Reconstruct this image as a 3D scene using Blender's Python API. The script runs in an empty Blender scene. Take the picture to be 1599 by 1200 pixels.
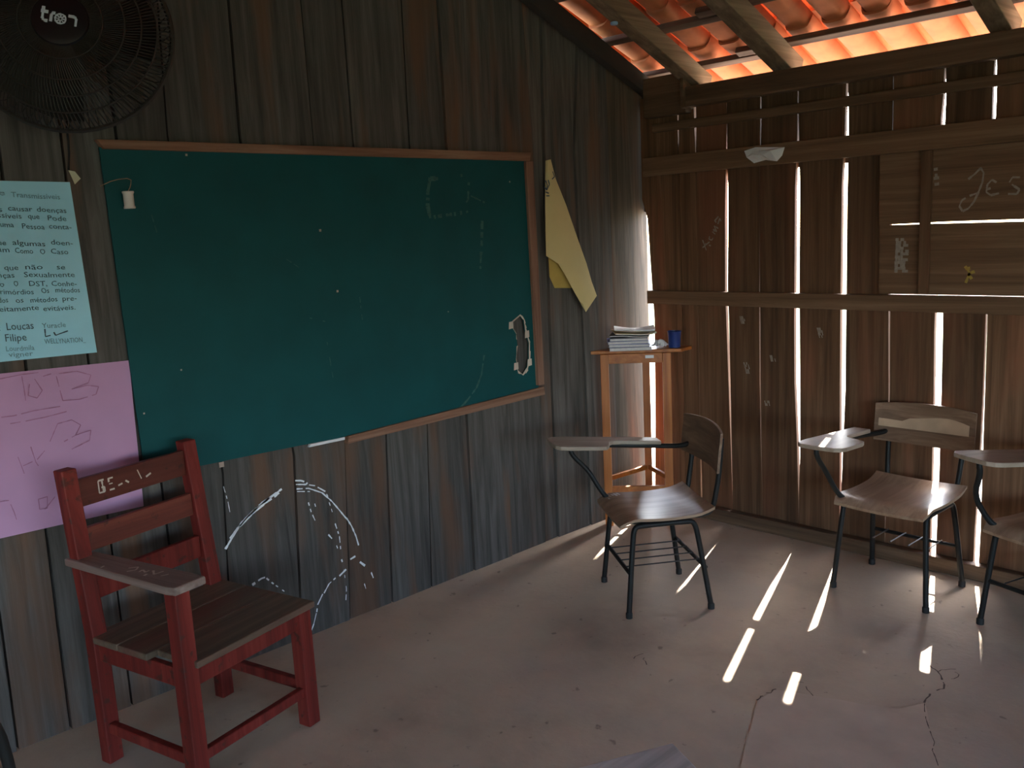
import bpy, bmesh, math, random
from mathutils import Vector, Matrix

random.seed(7)
SC = bpy.context.scene
COL = SC.collection

# ------------------------------------------------------------------ camera
F = 1409.0
CX, CY = 799.5, 600.0
EYE = Vector((0, 0, 1.65))


def _ray(px, py):
    return Vector((px - CX, py - CY, F))


_v1 = _ray(2290, 280).normalized()
_v2 = _ray(-570, 425)
_v2 = (_v2 - _v2.dot(_v1) * _v1).normalized()
AX, AY = -_v2, _v1
AZ = AX.cross(AY)
_right = Vector((AX[0], AY[0], AZ[0]))
_down = Vector((AX[1], AY[1], AZ[1]))
_fwd = Vector((AX[2], AY[2], AZ[2]))

cam_data = bpy.data.cameras.new('camera')
cam_data.sensor_fit = 'HORIZONTAL'
cam_data.sensor_width = 36
cam_data.lens = F / 1599 * 36
cam_data.clip_start = 0.05
cam_data.clip_end = 300
cam = bpy.data.objects.new('camera', cam_data)
COL.objects.link(cam)
m = Matrix.Identity(4)
for i in range(3):
    m[i][0] = _right[i]
    m[i][1] = -_down[i]
    m[i][2] = -_fwd[i]
    m[i][3] = EYE[i]
cam.matrix_world = m
SC.camera = cam

# ------------------------------------------------------------------ light
SUN_STRENGTH = 56.0
SKY_STRENGTH = 3.0
EXPOSURE = 0.0
SUN_DIR = Vector((0.365, -1.0, -1.19)).normalized()     # the way the light travels

world = bpy.data.worlds.new('sky')
SC.world = world
world.use_nodes = True
nt = world.node_tree
nt.nodes.clear()
w_out = nt.nodes.new('ShaderNodeOutputWorld')
w_bg = nt.nodes.new('ShaderNodeBackground')
w_sky = nt.nodes.new('ShaderNodeTexSky')
w_sky.sky_type = 'NISHITA'
w_sky.sun_disc = False
w_sky.sun_elevation = math.asin(-SUN_DIR.z)
w_sky.sun_rotation = math.atan2(-SUN_DIR.x, -SUN_DIR.y)
w_sky.air_density = 1.0
w_sky.dust_density = 2.0
nt.links.new(w_sky.outputs[0], w_bg.inputs[0])
w_bg.inputs[1].default_value = SKY_STRENGTH
nt.links.new(w_bg.outputs[0], w_out.inputs[0])

sun_data = bpy.data.lights.new('sun', 'SUN')
sun_data.energy = SUN_STRENGTH
sun_data.color = (1.0, 0.95, 0.87)
sun_data.angle = math.radians(0.55)
sun = bpy.data.objects.new('sun', sun_data)
COL.objects.link(sun)
sun.location = (-4, 12, 14)
sun.rotation_euler = SUN_DIR.to_track_quat('-Z', 'Y').to_euler()

SC.view_settings.view_transform = 'Standard'
SC.view_settings.look = 'None'
SC.view_settings.gamma = 1.0
SC.view_settings.use_curve_mapping = False
SC.view_settings.exposure = EXPOSURE

# ------------------------------------------------------------------ helpers
XL = -3.209      # inner face of the left (chalkboard) wall
YB = 4.115       # inner face of the back wall


def at(px, py, axis, val):
    """world point where the sight line of a photo pixel meets the plane axis=val"""
    r = _ray(px, py)
    d = Vector((AX.dot(r), AY.dot(r), AZ.dot(r)))
    return EYE + d * ((val - EYE[axis]) / d[axis])


class MB:
    def __init__(self):
        self.v, self.f = [], []

    def add(self, vs, fs):
        o = len(self.v)
        self.v += [tuple(p) for p in vs]
        self.f += [tuple(i + o for i in f) for f in fs]
        return self

    def box(self, x0, x1, y0, y1, z0, z1, M=None):
        vs = [Vector((x, y, z)) for z in (z0, z1) for y in (y0, y1) for x in (x0, x1)]
        if M is not None:
            vs = [M @ p for p in vs]
        return self.add(vs, [(0, 2, 3, 1), (4, 5, 7, 6), (0, 1, 5, 4), (2, 6, 7, 3), (0, 4, 6, 2), (1, 3, 7, 5)])

    def bar(self, a, b, w, d, up=(0, 0, 1), w2=None, d2=None):
        """rectangular bar from a to b; w across, d along up"""
        a, b = Vector(a), Vector(b)
        t = (b - a).normalized()
        s = t.cross(Vector(up))
        if s.length < 1e-4:
            s = t.cross(Vector((0, 1, 0)))
        s.normalize()
        n = s.cross(t).normalized()
        w2 = w if w2 is None else w2
        d2 = d if d2 is None else d2
        vs = []
        for p, ww, dd in ((a, w, d), (b, w2, d2)):
            for i, j in ((-1, -1), (1, -1), (1, 1), (-1, 1)):
                vs.append(p + s * (i * ww / 2) + n * (j * dd / 2))
        return self.add(vs, [(3, 2, 1, 0), (4, 5, 6, 7), (0, 1, 5, 4), (1, 2, 6, 5), (2, 3, 7, 6), (3, 0, 4, 7)])

    def tube(self, pts, r, n=8, smooth=2, closed=False):
        P = [Vector(p) for p in pts]
        for _ in range(smooth):
            Q = [] if closed else [P[0]]
            rng = range(len(P)) if closed else range(len(P) - 1)
            for i in rng:
                a, b = P[i], P[(i + 1) % len(P)]
                Q += [a * .75 + b * .25, a * .25 + b * .75]
            if not closed:
                Q.append(P[-1])
            P = Q
        k = len(P)
        t0 = (P[1] - P[0]).normalized()
        ref = Vector((0, 0, 1)) if abs(t0.z) < .9 else Vector((1, 0, 0))
        nrm = (ref - ref.dot(t0) * t0).normalized()
        vs = []
        for i in range(k):
            a = P[i - 1] if (i > 0 or closed) else P[i]
            b = P[(i + 1) % k] if (i < k - 1 or closed) else P[i]
            t = (b - a).normalized()
            nrm = (nrm - nrm.dot(t) * t).normalized()
            bi = t.cross(nrm)
            for j in range(n):
                ang = 2 * math.pi * j / n
                vs.append(P[i] + (nrm * math.cos(ang) + bi * math.sin(ang)) * r)
        fs = []
        for i in range(k if closed else k - 1):
            for j in range(n):
                a, b = i * n + j, i * n + (j + 1) % n
                c, d = ((i + 1) % k) * n + (j + 1) % n, ((i + 1) % k) * n + j
                fs.append((a, b, c, d))
        if not closed:
            fs.append(tuple(range(n - 1, -1, -1)))
            fs.append(tuple(range((k - 1) * n, k * n)))
        return self.add(vs, fs)

    def prism(self, poly, fn0, fn1):
        """poly: 2D points; fn0/fn1 map a 2D point to the two faces"""
        n = len(poly)
        vs = [fn0(*p) for p in poly] + [fn1(*p) for p in poly]
        fs = [tuple(range(n - 1, -1, -1)), tuple(range(n, 2 * n))]
        fs += [(i, (i + 1) % n, n + (i + 1) % n, n + i) for i in range(n)]
        return self.add(vs, fs)

    def sheet(self, fn, nu, nv, off):
        """solid sheet: fn(u,v) point, off = thickness vector or fn(u,v)"""
        top, bot = [], []
        for j in range(nv + 1):
            for i in range(nu + 1):
                u, v = i / nu, j / nv
                p = Vector(fn(u, v))
                o = Vector(off(u, v)) if callable(off) else Vector(off)
                top.append(p)
                bot.append(p + o)
        N = len(top)
        I = lambda i, j: j * (nu + 1) + i
        fs = []
        for j in range(nv):
            for i in range(nu):
                q = (I(i, j), I(i + 1, j), I(i + 1, j + 1), I(i, j + 1))
                fs.append(q)
                fs.append(tuple(N + k for k in reversed(q)))
        loop = [I(i, 0) for i in range(nu)] + [I(nu, j) for j in range(nv)] + \
               [I(i, nv) for i in range(nu, 0, -1)] + [I(0, j) for j in range(nv, 0, -1)]
        for a, b in zip(loop, loop[1:] + loop[:1]):
            fs.append((b, a, N + a, N + b))
        return self.add(top + bot, fs)

    def lathe(self, prof, n=24, M=None):
        k = len(prof)
        vs = []
        for r, z in prof:
            for j in range(n):
                a = 2 * math.pi * j / n
                p = Vector((r * math.cos(a), r * math.sin(a), z))
                vs.append(M @ p if M is not None else p)
        fs = []
        for i in range(k - 1):
            for j in range(n):
                fs.append((i * n + j, i * n + (j + 1) % n, (i + 1) * n + (j + 1) % n, (i + 1) * n + j))
        fs.append(tuple(range(n - 1, -1, -1)))
        fs.append(tuple(range((k - 1) * n, k * n)))
        return self.add(vs, fs)

    def mesh(self, name, mat, smooth=False):
        me = bpy.data.meshes.new(name)
        me.from_pydata(self.v, [], self.f)
        bm = bmesh.new()
        bm.from_mesh(me)
        bmesh.ops.recalc_face_normals(bm, faces=bm.faces)
        bm.to_mesh(me)
        bm.free()
        if mat:
            me.materials.append(mat)
        if smooth:
            for p in me.polygons:
                p.use_smooth = True
            try:
                me.set_sharp_from_angle(angle=math.radians(40))
            except Exception:
                pass
        return me

    def build(self, name, mat, parent=None, smooth=False, bevel=0):
        o = bpy.data.objects.new(name, self.mesh(name, mat, smooth))
        COL.objects.link(o)
        if parent:
            o.parent = parent
        if bevel:
            b = o.modifiers.new('bevel', 'BEVEL')
            b.width = bevel
            b.segments = 2
            b.limit_method = 'ANGLE'
        return o


def tag(o, label=None, cat=None, group=None, kind=None):
    if label:
        o['label'] = label
    if cat:
        o['category'] = cat
    if group:
        o['group'] = group
    if kind:
        o['kind'] = kind
    return o


def empty(name, loc=(0, 0, 0), rz=0.0):
    o = bpy.data.objects.new(name, None)
    o.empty_display_size = .1
    COL.objects.link(o)
    o.location = loc
    o.rotation_euler = (0, 0, rz)
    return o


def text_mesh(s):
    """flat lettering in the unit box: returns verts (0..1, and y in units of line height), faces"""
    cu = bpy.data.curves.new('lettering', 'FONT')
    cu.body = s
    cu.size = 1
    cu.resolution_u = 2
    o = bpy.data.objects.new('lettering', cu)
    COL.objects.link(o)
    bpy.context.view_layer.update()
    me = bpy.data.meshes.new_from_object(o.evaluated_get(bpy.context.evaluated_depsgraph_get()))
    vs = [v.co.copy() for v in me.vertices]
    fs = [tuple(p.vertices) for p in me.polygons]
    bpy.data.objects.remove(o)
    bpy.data.curves.remove(cu)
    bpy.data.meshes.remove(me)
    return vs, fs


def put_text(mb, s, a, b, h, up, wob=0.0):
    """lettering on a surface from world point a to b, cap height h along up"""
    vs, fs = text_mesh(s)
    if not vs:
        return
    x0 = min(v.x for v in vs)
    x1 = max(v.x for v in vs)
    a, b, up = Vector(a), Vector(b), Vector(up)
    u = (b - a) / max(x1 - x0, 1e-6)
    out = []
    for v in vs:
        t = (v.x - x0) / max(x1 - x0, 1e-6)
        out.append(a + u * (v.x - x0) + up * (h * v.y / .7 + wob * math.sin(t * 9)))
    mb.add(out, fs)


def ribbon(mb, pts, w, nrm, dash=0.0, seed=1):
    """thin flat chalk stroke through world points; dash = share left out"""
    rnd = random.Random(seed)
    nrm = Vector(nrm)
    P = [Vector(p) for p in pts]
    Q = []
    for a, b in zip(P, P[1:]):
        k = max(1, int((b - a).length / .012))
        Q += [a.lerp(b, i / k) for i in range(k)]
    Q.append(P[-1])
    for a, b in zip(Q, Q[1:]):
        if rnd.random() < dash:
            continue
        s = (b - a).cross(nrm)
        if s.length < 1e-7:
            continue
        s = s.normalized() * w * rnd.uniform(.3, .6)
        mb.add([a - s, b - s, b + s, a + s], [(0, 1, 2, 3)])


# ------------------------------------------------------------------ materials
def mat_base(name):
    mt = bpy.data.materials.new(name)
    mt.use_nodes = True
    n = mt.node_tree.nodes
    bs = n['Principled BSDF']
    return mt, n, mt.node_tree.links, bs


def plain(name, rgb, rough=.6, metal=0.0, vary=.12, scale=14, bump=.0, spec=.5):
    mt, n, l, bs = mat_base(name)
    tc = n.new('ShaderNodeTexCoord')
    nz = n.new('ShaderNodeTexNoise')
    nz.inputs['Scale'].default_value = scale
    nz.inputs['Detail'].default_value = 6
    l.new(tc.outputs['Object'], nz.inputs['Vector'])
    rp = n.new('ShaderNodeValToRGB')
    lo = [max(0, c * (1 - vary)) for c in rgb]
    hi = [min(1, c * (1 + vary)) for c in rgb]
    rp.color_ramp.elements[0].color = (*lo, 1)
    rp.color_ramp.elements[1].color = (*hi, 1)
    rp.color_ramp.elements[0].position = .3
    rp.color_ramp.elements[1].position = .7
    l.new(nz.outputs['Fac'], rp.inputs[0])
    l.new(rp.outputs[0], bs.inputs['Base Color'])
    bs.inputs['Roughness'].default_value = rough
    bs.inputs['Metallic'].default_value = metal
    bs.inputs['Specular IOR Level'].default_value = spec
    if bump:
        bp = n.new('ShaderNodeBump')
        bp.inputs['Strength'].default_value = bump
        bp.inputs['Distance'].default_value = .002
        l.new(nz.outputs['Fac'], bp.inputs['Height'])
        l.new(bp.outputs[0], bs.inputs['Normal'])
    return mt


def wood(name, dark, mid, light, axis=2, streak=None, streak_amt=.5, rough=.75, grain=30, stretch=.035,
         vary=.35, bump=.5, spots=None, spec=.3):
    mt, n, l, bs = mat_base(name)
    tc = n.new('ShaderNodeTexCoord')
    oi = n.new('ShaderNodeObjectInfo')
    mul = n.new('ShaderNodeMath')
    mul.operation = 'MULTIPLY'
    mul.inputs[1].default_value = 53.0
    l.new(oi.outputs['Random'], mul.inputs[0])
    add = n.new('ShaderNodeVectorMath')
    add.operation = 'ADD'
    l.new(tc.outputs['Object'], add.inputs[0])
    l.new(mul.outputs[0], add.inputs[1])
    mp = n.new('ShaderNodeMapping')
    sc = [grain, grain, grain]
    sc[axis] = grain * stretch
    mp.inputs['Scale'].default_value = sc
    l.new(add.outputs[0], mp.inputs['Vector'])
    g = n.new('ShaderNodeTexNoise')
    g.inputs['Scale'].default_value = 1
    g.inputs['Detail'].default_value = 9
    g.inputs['Roughness'].default_value = .65
    g.inputs['Distortion'].default_value = .6
    l.new(mp.outputs[0], g.inputs['Vector'])
    rp = n.new('ShaderNodeValToRGB')
    e = rp.color_ramp.elements
    e[0].position, e[0].color = .28, (*dark, 1)
    e[1].position, e[1].color = .72, (*light, 1)
    k = e.new(.5)
    k.color = (*mid, 1)
    l.new(g.outputs['Fac'], rp.inputs[0])
    col = rp.outputs[0]
    # broad weathering patches, longer along the grain
    mp2 = n.new('ShaderNodeMapping')
    s2 = [7.0, 7.0, 7.0]
    s2[axis] = 1.1
    mp2.inputs['Scale'].default_value = s2
    l.new(add.outputs[0], mp2.inputs['Vector'])
    b = n.new('ShaderNodeTexNoise')
    b.inputs['Scale'].default_value = 1
    b.inputs['Detail'].default_value = 4
    l.new(mp2.outputs[0], b.inputs['Vector'])
    if streak:
        r2 = n.new('ShaderNodeValToRGB')
        r2.color_ramp.elements[0].position = .52
        r2.color_ramp.elements[0].color = (0, 0, 0, 1)
        r2.color_ramp.elements[1].position = .68
        r2.color_ramp.elements[1].color = (streak_amt,) * 3 + (1,)
        l.new(b.outputs['Fac'], r2.inputs[0])
        mx = n.new('ShaderNodeMix')
        mx.data_type = 'RGBA'
        l.new(r2.outputs[0], mx.inputs[0])
        l.new(col, mx.inputs[6])
        mx.inputs[7].default_value = (*streak, 1)
        col = mx.outputs[2]
    if spots:
        w = n.new('ShaderNodeTexNoise')
        w.inputs['Scale'].default_value = 26
        w.inputs['Detail'].default_value = 5
        l.new(add.outputs[0], w.inputs['Vector'])
        r3 = n.new('ShaderNodeValToRGB')
        r3.color_ramp.elements[0].position = .60
        r3.color_ramp.elements[0].color = (0, 0, 0, 1)
        r3.color_ramp.elements[1].position = .68
        r3.color_ramp.elements[1].color = (.8, .8, .8, 1)
        l.new(w.outputs['Fac'], r3.inputs[0])
        m3 = n.new('ShaderNodeMix')
        m3.data_type = 'RGBA'
        l.new(r3.outputs[0], m3.inputs[0])
        l.new(col, m3.inputs[6])
        m3.inputs[7].default_value = (*spots, 1)
        col = m3.outputs[2]
    hs = n.new('ShaderNodeHueSaturation')
    mr = n.new('ShaderNodeMapRange')
    mr.inputs['To Min'].default_value = 1 - vary
    mr.inputs['To Max'].default_value = 1 + vary
    l.new(oi.outputs['Random'], mr.inputs['Value'])
    l.new(mr.outputs[0], hs.inputs['Value'])
    l.new(col, hs.inputs['Color'])
    l.new(hs.outputs[0], bs.inputs['Base Color'])
    bs.inputs['Roughness'].default_value = rough
    bs.inputs['Specular IOR Level'].default_value = spec
    bp = n.new('ShaderNodeBump')
    bp.inputs['Strength'].default_value = bump
    bp.inputs['Distance'].default_value = .004
    l.new(g.outputs['Fac'], bp.inputs['Height'])
    l.new(bp.outputs[0], bs.inputs['Normal'])
    return mt


M = {}
M['grey_plank'] = wood('grey_plank', (.042, .038, .034), (.090, .081, .073), (.143, .131, .119), 2,
                       streak=(.17, .085, .048), streak_amt=.75, vary=.25, grain=30, stretch=.05)
M['brown_plank'] = wood('brown_plank', (.062, .031, .015), (.125, .062, .031), (.205, .112, .062), 2,
                        streak=(.24, .085, .045), streak_amt=.5, vary=.25, grain=30, spots=None)
M['tan_plank'] = wood('tan_plank', (.042, .034, .025), (.092, .071, .050), (.15, .113, .08), 2, streak=(.17, .075, .04),
                      streak_amt=.5, vary=.05, grain=28, stretch=.05)
M['rail_wood'] = wood('rail_wood', (.085, .044, .023), (.155, .085, .046), (.23, .138, .082), 0, vary=.15, grain=26)
M['beam_wood'] = wood('beam_wood', (.06, .033, .019), (.12, .069, .039), (.19, .116, .07), 0, vary=.15, grain=22)
M['rafter_wood'] = wood('rafter_wood', (.085, .055, .033), (.17, .115, .072), (.27, .19, .125), 1, vary=.2, grain=24)
M['batten_wood'] = wood('batten_wood', (.075, .045, .033), (.15, .09, .062), (.24, .155, .11), 0, vary=.3, grain=24)
M['frame_wood'] = wood('frame_wood', (.13, .062, .038), (.25, .125, .078), (.36, .22, .15), 1, vary=.1, grain=40)
M['frame_wood_v'] = wood('frame_wood_v', (.13, .062, .042), (.25, .13, .088), (.36, .22, .16), 2, vary=.1, grain=40)
M['orange_wood'] = wood('orange_wood', (.24, .062, .010), (.38, .115, .020), (.48, .18, .04), 2, rough=.4, vary=.05,
                        grain=26, bump=.15, spec=.5)
M['orange_wood_h'] = wood('orange_wood_h', (.24, .062, .010), (.38, .115, .020), (.48, .18, .04), 0, rough=.4,
                          vary=.05, grain=26, bump=.15, spec=.5)
M['red_paint'] = wood('red_paint', (.075, .012, .009), (.165, .020, .015), (.245, .042, .030), 2, rough=.6, vary=.1,
                      grain=20, bump=.25, spots=(.06, .024, .017), spec=.25)
M['red_slat'] = wood('red_slat', (.060, .014, .010), (.125, .028, .018), (.18, .05, .03), 0, rough=.5, vary=.2,
                     grain=20, bump=.25, spots=(.05, .02, .014), spec=.4)
M['worn_seat'] = wood('worn_seat', (.055, .042, .030), (.125, .088, .058), (.21, .135, .09), 0, rough=.5, vary=.15,
                      grain=24, bump=.3, streak=(.16, .055, .04), streak_amt=.6, spec=.45)
M['worn_arm'] = wood('worn_arm', (.12, .075, .062), (.22, .155, .13), (.30, .23, .2), 1, rough=.55, vary=.05,
                     grain=24, bump=.3, streak=(.20, .06, .05), streak_amt=.4)
M['plywood'] = wood('plywood', (.17, .10, .06), (.28, .175, .11), (.40, .27, .18), 1, rough=.33, vary=.08,
                    grain=22, bump=.1, spec=.5)
M['ply_dark'] = wood('ply_dark', (.10, .055, .034), (.17, .10, .062), (.27, .17, .11), 0, rough=.45, vary=.15,
                     grain=24, bump=.15)
M['tablet'] = wood('tablet', (.22, .165, .12), (.32, .25, .19), (.43, .35, .275), 1, rough=.4, vary=.06,
                   grain=24, bump=.12, spec=.5)
M['bare_ply'] = plain('bare_ply', (.42, .28, .18), .7)
M['black_metal'] = plain('black_metal', (.010, .010, .010), .5, 0, .3, spec=.25)
M['wire_metal'] = plain('wire_metal', (.03, .03, .032), .4, .3)
M['rubber'] = plain('rubber', (.01, .01, .01), .8)
M['green_board'] = plain('green_board', (.0035, .068, .072), .62, 0, .1, 5, .05, .25)
M['hole_edge'] = plain('hole_edge', (.55, .46, .38), .9)
M['chalk'] = plain('chalk', (.80, .82, .84), .95, vary=.05)
M['chalk_faint'] = plain('chalk_faint', (.045, .115, .10), .95, vary=.3, scale=60)
M['chalk_dim'] = plain('chalk_dim', (.27, .225, .19), .95, vary=.2, scale=60)
M['chalk_mid'] = plain('chalk_mid', (.42, .33, .27), .95, vary=.2, scale=60)
M['chalk_yellow'] = plain('chalk_yellow', (.34, .23, .05), .95, vary=.2, scale=60)
M['blue_paper'] = plain('blue_paper', (.37, .70, .84), .85, vary=.05, scale=5)
M['pink_paper'] = plain('pink_paper', (.53, .29, .47), .85, vary=.06, scale=4)
M['ink'] = plain('ink', (.05, .085, .12), .8)
M['ink_light'] = plain('ink_light', (.13, .24, .31), .8)
M['pencil'] = plain('pencil', (.38, .17, .28), .9)
M['yellow_paper'] = plain('yellow_paper', (.66, .53, .25), .85, vary=.06, scale=6)
M['yellow_dark'] = plain('yellow_dark', (.52, .36, .09), .85, vary=.1, scale=8)
M['tape'] = plain('tape', (.60, .56, .38), .6)
M['white_paper'] = plain('white_paper', (.70, .70, .72), .8, vary=.06)
M['page_edge'] = plain('page_edge', (.62, .60, .60), .85, vary=.1, scale=90)
M['cover_blue'] = plain('cover_blue', (.06, .08, .30), .5)
M['cover_grey'] = plain('cover_grey', (.24, .24, .28), .5)
M['cover_yellow'] = plain('cover_yellow', (.45, .33, .12), .5)
M['cover_dark'] = plain('cover_dark', (.08, .075, .06), .5)
M['blue_plastic'] = plain('blue_plastic', (.010, .032, .17), .35, vary=.04)
M['pale_blue'] = plain('pale_blue', (.32, .45, .62), .5)
M['fan_black'] = plain('fan_black', (.022, .019, .017), .5)
M['fan_blade'] = plain('fan_blade', (.010, .010, .010), .4)
M['fan_badge'] = plain('fan_badge', (.004, .005, .009), .35)
M['badge_white'] = plain('badge_white', (.55, .62, .72), .5)
M['spool'] = plain('spool', (.66, .60, .54), .6)
M['string'] = plain('string', (.35, .22, .14), .8)
M['desk_white'] = wood('desk_white', (.33, .35, .36), (.48, .50, .51), (.60, .62, .62), 1, rough=.5, vary=.02,
                       grain=30, bump=.1)
M['ground'] = plain('ground', (.085, .105, .045), .95, vary=.35, scale=3)
M['bounce_strip'] = plain('bounce_strip', (.35, .28, .21), .95, vary=.2, scale=3)
M['leaf'] = plain('leaf', (.10, .19, .04), .7, vary=.4, scale=8)
M['bark'] = plain('bark', (.14, .10, .07), .9, vary=.3)
M['tile'] = plain('tile', (.56, .18, .07), .8, vary=.22, scale=9, bump=.2)
M['dark_sheet'] = plain('dark_sheet', (.035, .028, .024), .95)


def floor_material():
    mt, n, l, bs = mat_base('floor_cement')
    tc = n.new('ShaderNodeTexCoord')
    a = n.new('ShaderNodeTexNoise')
    a.inputs['Scale'].default_value = 1.6
    a.inputs['Detail'].default_value = 8
    a.inputs['Roughness'].default_value = .6
    l.new(tc.outputs['Object'], a.inputs['Vector'])
    rp = n.new('ShaderNodeValToRGB')
    e = rp.color_ramp.elements
    e[0].position, e[0].color = .32, (.38, .295, .215, 1)
    e[1].position, e[1].color = .70, (.57, .455, .33, 1)
    k = e.new(.5)
    k.color = (.50, .395, .285, 1)
    l.new(a.outputs['Fac'], rp.inputs[0])
    # grey worn cement patches
    b = n.new('ShaderNodeTexNoise')
    b.inputs['Scale'].default_value = 1.1
    b.inputs['Detail'].default_value = 5
    mp = n.new('ShaderNodeMapping')
    mp.inputs['Location'].default_value = (3.1, 1.7, 0)
    l.new(tc.outputs['Object'], mp.inputs['Vector'])
    l.new(mp.outputs[0], b.inputs['Vector'])
    r2 = n.new('ShaderNodeValToRGB')
    r2.color_ramp.elements[0].position = .5
    r2.color_ramp.elements[0].color = (0, 0, 0, 1)
    r2.color_ramp.elements[1].position = .62
    r2.color_ramp.elements[1].color = (.6, .6, .6, 1)
    l.new(b.outputs['Fac'], r2.inputs[0])
    mx = n.new('ShaderNodeMix')
    mx.data_type = 'RGBA'
    l.new(r2.outputs[0], mx.inputs[0])
    l.new(rp.outputs[0], mx.inputs[6])
    mx.inputs[7].default_value = (.41, .35, .285, 1)
    # small dark specks
    c = n.new('ShaderNodeTexNoise')
    c.inputs['Scale'].default_value = 22
    c.inputs['Detail'].default_value = 3
    l.new(tc.outputs['Object'], c.inputs['Vector'])
    r3 = n.new('ShaderNodeValToRGB')
    r3.color_ramp.elements[0].position = .68
    r3.color_ramp.elements[0].color = (0, 0, 0, 1)
    r3.color_ramp.elements[1].position = .74
    r3.color_ramp.elements[1].color = (.55, .55, .55, 1)
    l.new(c.outputs['Fac'], r3.inputs[0])
    m3 = n.new('ShaderNodeMix')
    m3.data_type = 'RGBA'
    l.new(r3.outputs[0], m3.inputs[0])
    l.new(mx.outputs[2], m3.inputs[6])
    m3.inputs[7].default_value = (.12, .09, .075, 1)
    l.new(m3.outputs[2], bs.inputs['Base Color'])
    bs.inputs['Roughness'].default_value = .7
    bs.inputs['Specular IOR Level'].default_value = .35
    d = n.new('ShaderNodeTexNoise')
    d.inputs['Scale'].default_value = 40
    d.inputs['Detail'].default_value = 6
    l.new(tc.outputs['Object'], d.inputs['Vector'])
    ad = n.new('ShaderNodeMath')
    ad.operation = 'MULTIPLY_ADD'
    ad.inputs[1].default_value = .15
    l.new(d.outputs['Fac'], ad.inputs[0])
    l.new(a.outputs['Fac'], ad.inputs[2])
    bp = n.new('ShaderNodeBump')
    bp.inputs['Strength'].default_value = .5
    bp.inputs['Distance'].default_value = .02
    l.new(ad.outputs[0], bp.inputs['Height'])
    l.new(bp.outputs[0], bs.inputs['Normal'])
    return mt


M['floor'] = floor_material()

# ------------------------------------------------------------------ ground and floor
tag(MB().box(-45, 45, -45, 45, -.30, -.10).build('ground', M['ground']), kind='structure')
tag(MB().box(-12, 12, 4.30, 9.5, -.099, -.085).build('bounce_strip', M['bounce_strip']), kind='structure')  # pale ground strip added to bounce sunlight up under the eave
floor = tag(MB().box(-3.26, 3.56, -4.06, 4.17, -.10, 0).build('floor', M['floor']), kind='structure')

# cracks in the cement and the lighter patch of it, as thin raised or sunk flakes
M['crack'] = plain('crack', (.10, .075, .06), .95)
M['patch'] = plain('patch', (.50, .395, .30), .75, vary=.12, scale=6)
M['patch_grey'] = plain('patch_grey', (.27, .215, .185), .75, vary=.12, scale=6)


def fl(px, py, z=0.0):
    p = at(px, py, 2, 0)
    return Vector((p.x, p.y, z))


def jag(pts, n, amp, seed):
    rnd = random.Random(seed)
    out = []
    for a, b in zip(pts, pts[1:]):
        for i in range(n):
            p = a.lerp(b, i / n)
            out.append(p + Vector((rnd.uniform(-amp, amp), rnd.uniform(-amp, amp), 0)))
    out.append(pts[-1])
    return out


edge = jag([fl(1158, 1198), fl(1168, 1150), fl(1182, 1095), fl(1212, 1078), fl(1290, 1092), fl(1400, 1108),
            fl(1444, 1100), fl(1452, 1150), fl(1465, 1198)], 4, .004, 3)
poly = [(p.x, p.y) for p in edge] + [(fl(1480, 1290).x, fl(1480, 1290).y), (fl(1150, 1290).x, fl(1150, 1290).y)]
MB().prism(poly, lambda x, y: (x, y, -.004), lambda x, y: (x, y, .0025)).build('cement_patch', M['patch'], floor)
cr = MB()
for pts, w in (([fl(1444, 1100), fl(1450, 1085), fl(1476, 1078), fl(1466, 1050), fl(1448, 1040)], .006),
               ([fl(1466, 1050), fl(1490, 1046), fl(1496, 1056), fl(1484, 1066)], .003),
               ([fl(1182, 1095), fl(1192, 1088), fl(1212, 1078)], .005),
               ([fl(1270, 1088), fl(1255, 1070), fl(1240, 1062)], .003),
               ([fl(990, 1030), fl(1003, 1022), fl(1010, 1040)], .003),
               ([fl(1444, 1100), fl(1452, 1150), fl(1465, 1198)], .003)):
    ribbon(cr, jag(pts, 4, .006, int(w * 1e4)), w, (0, 0, 1), .1)
cr.v = [(x, y, .0035) for x, y, z in cr.v]
tag(cr.build('floor_crack', M['crack'], floor), kind='stuff')

# ------------------------------------------------------------------ left wall
SLOPE = .42


def roof_z(y):                      # underside of the tiles
    return 2.47 + SLOPE * (4.1 - y) if y > 0 else 2.47 + SLOPE * 4.1 + SLOPE * y


bounds = []                         # (z=0, .78, 2.04, top) for every joint
for y in (-.62, -.40, -.18, .04, .26, .47):
    bounds.append((y, y + .004, y + .01, y + .012))
bounds += [(.678, .69, .70, .71), (.848, .86, .885, .90), (1.06, 1.062, 1.072, 1.08), (1.265, 1.262, 1.25, 1.245),
           (1.455, 1.50, 1.43, 1.49), (1.768, 1.81, 1.71, 1.73), (2.01, 2.056, 2.028, 2.022),
           (2.238, 2.273, 2.219, 2.215), (2.468, 2.505, 2.511, 2.527), (2.735, 2.745, 2.719, 2.72),
           (2.996, 3.008, 3.015, 3.02), (3.251, 3.256, 3.288, 3.25), (3.345, 3.345, 3.36, 3.38),
           (3.60, 3.595, 3.575, 3.63), (3.845, 3.848, 3.85, 3.85), (4.165, 4.17, 4.175, 4.16)]
wl = MB()
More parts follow.
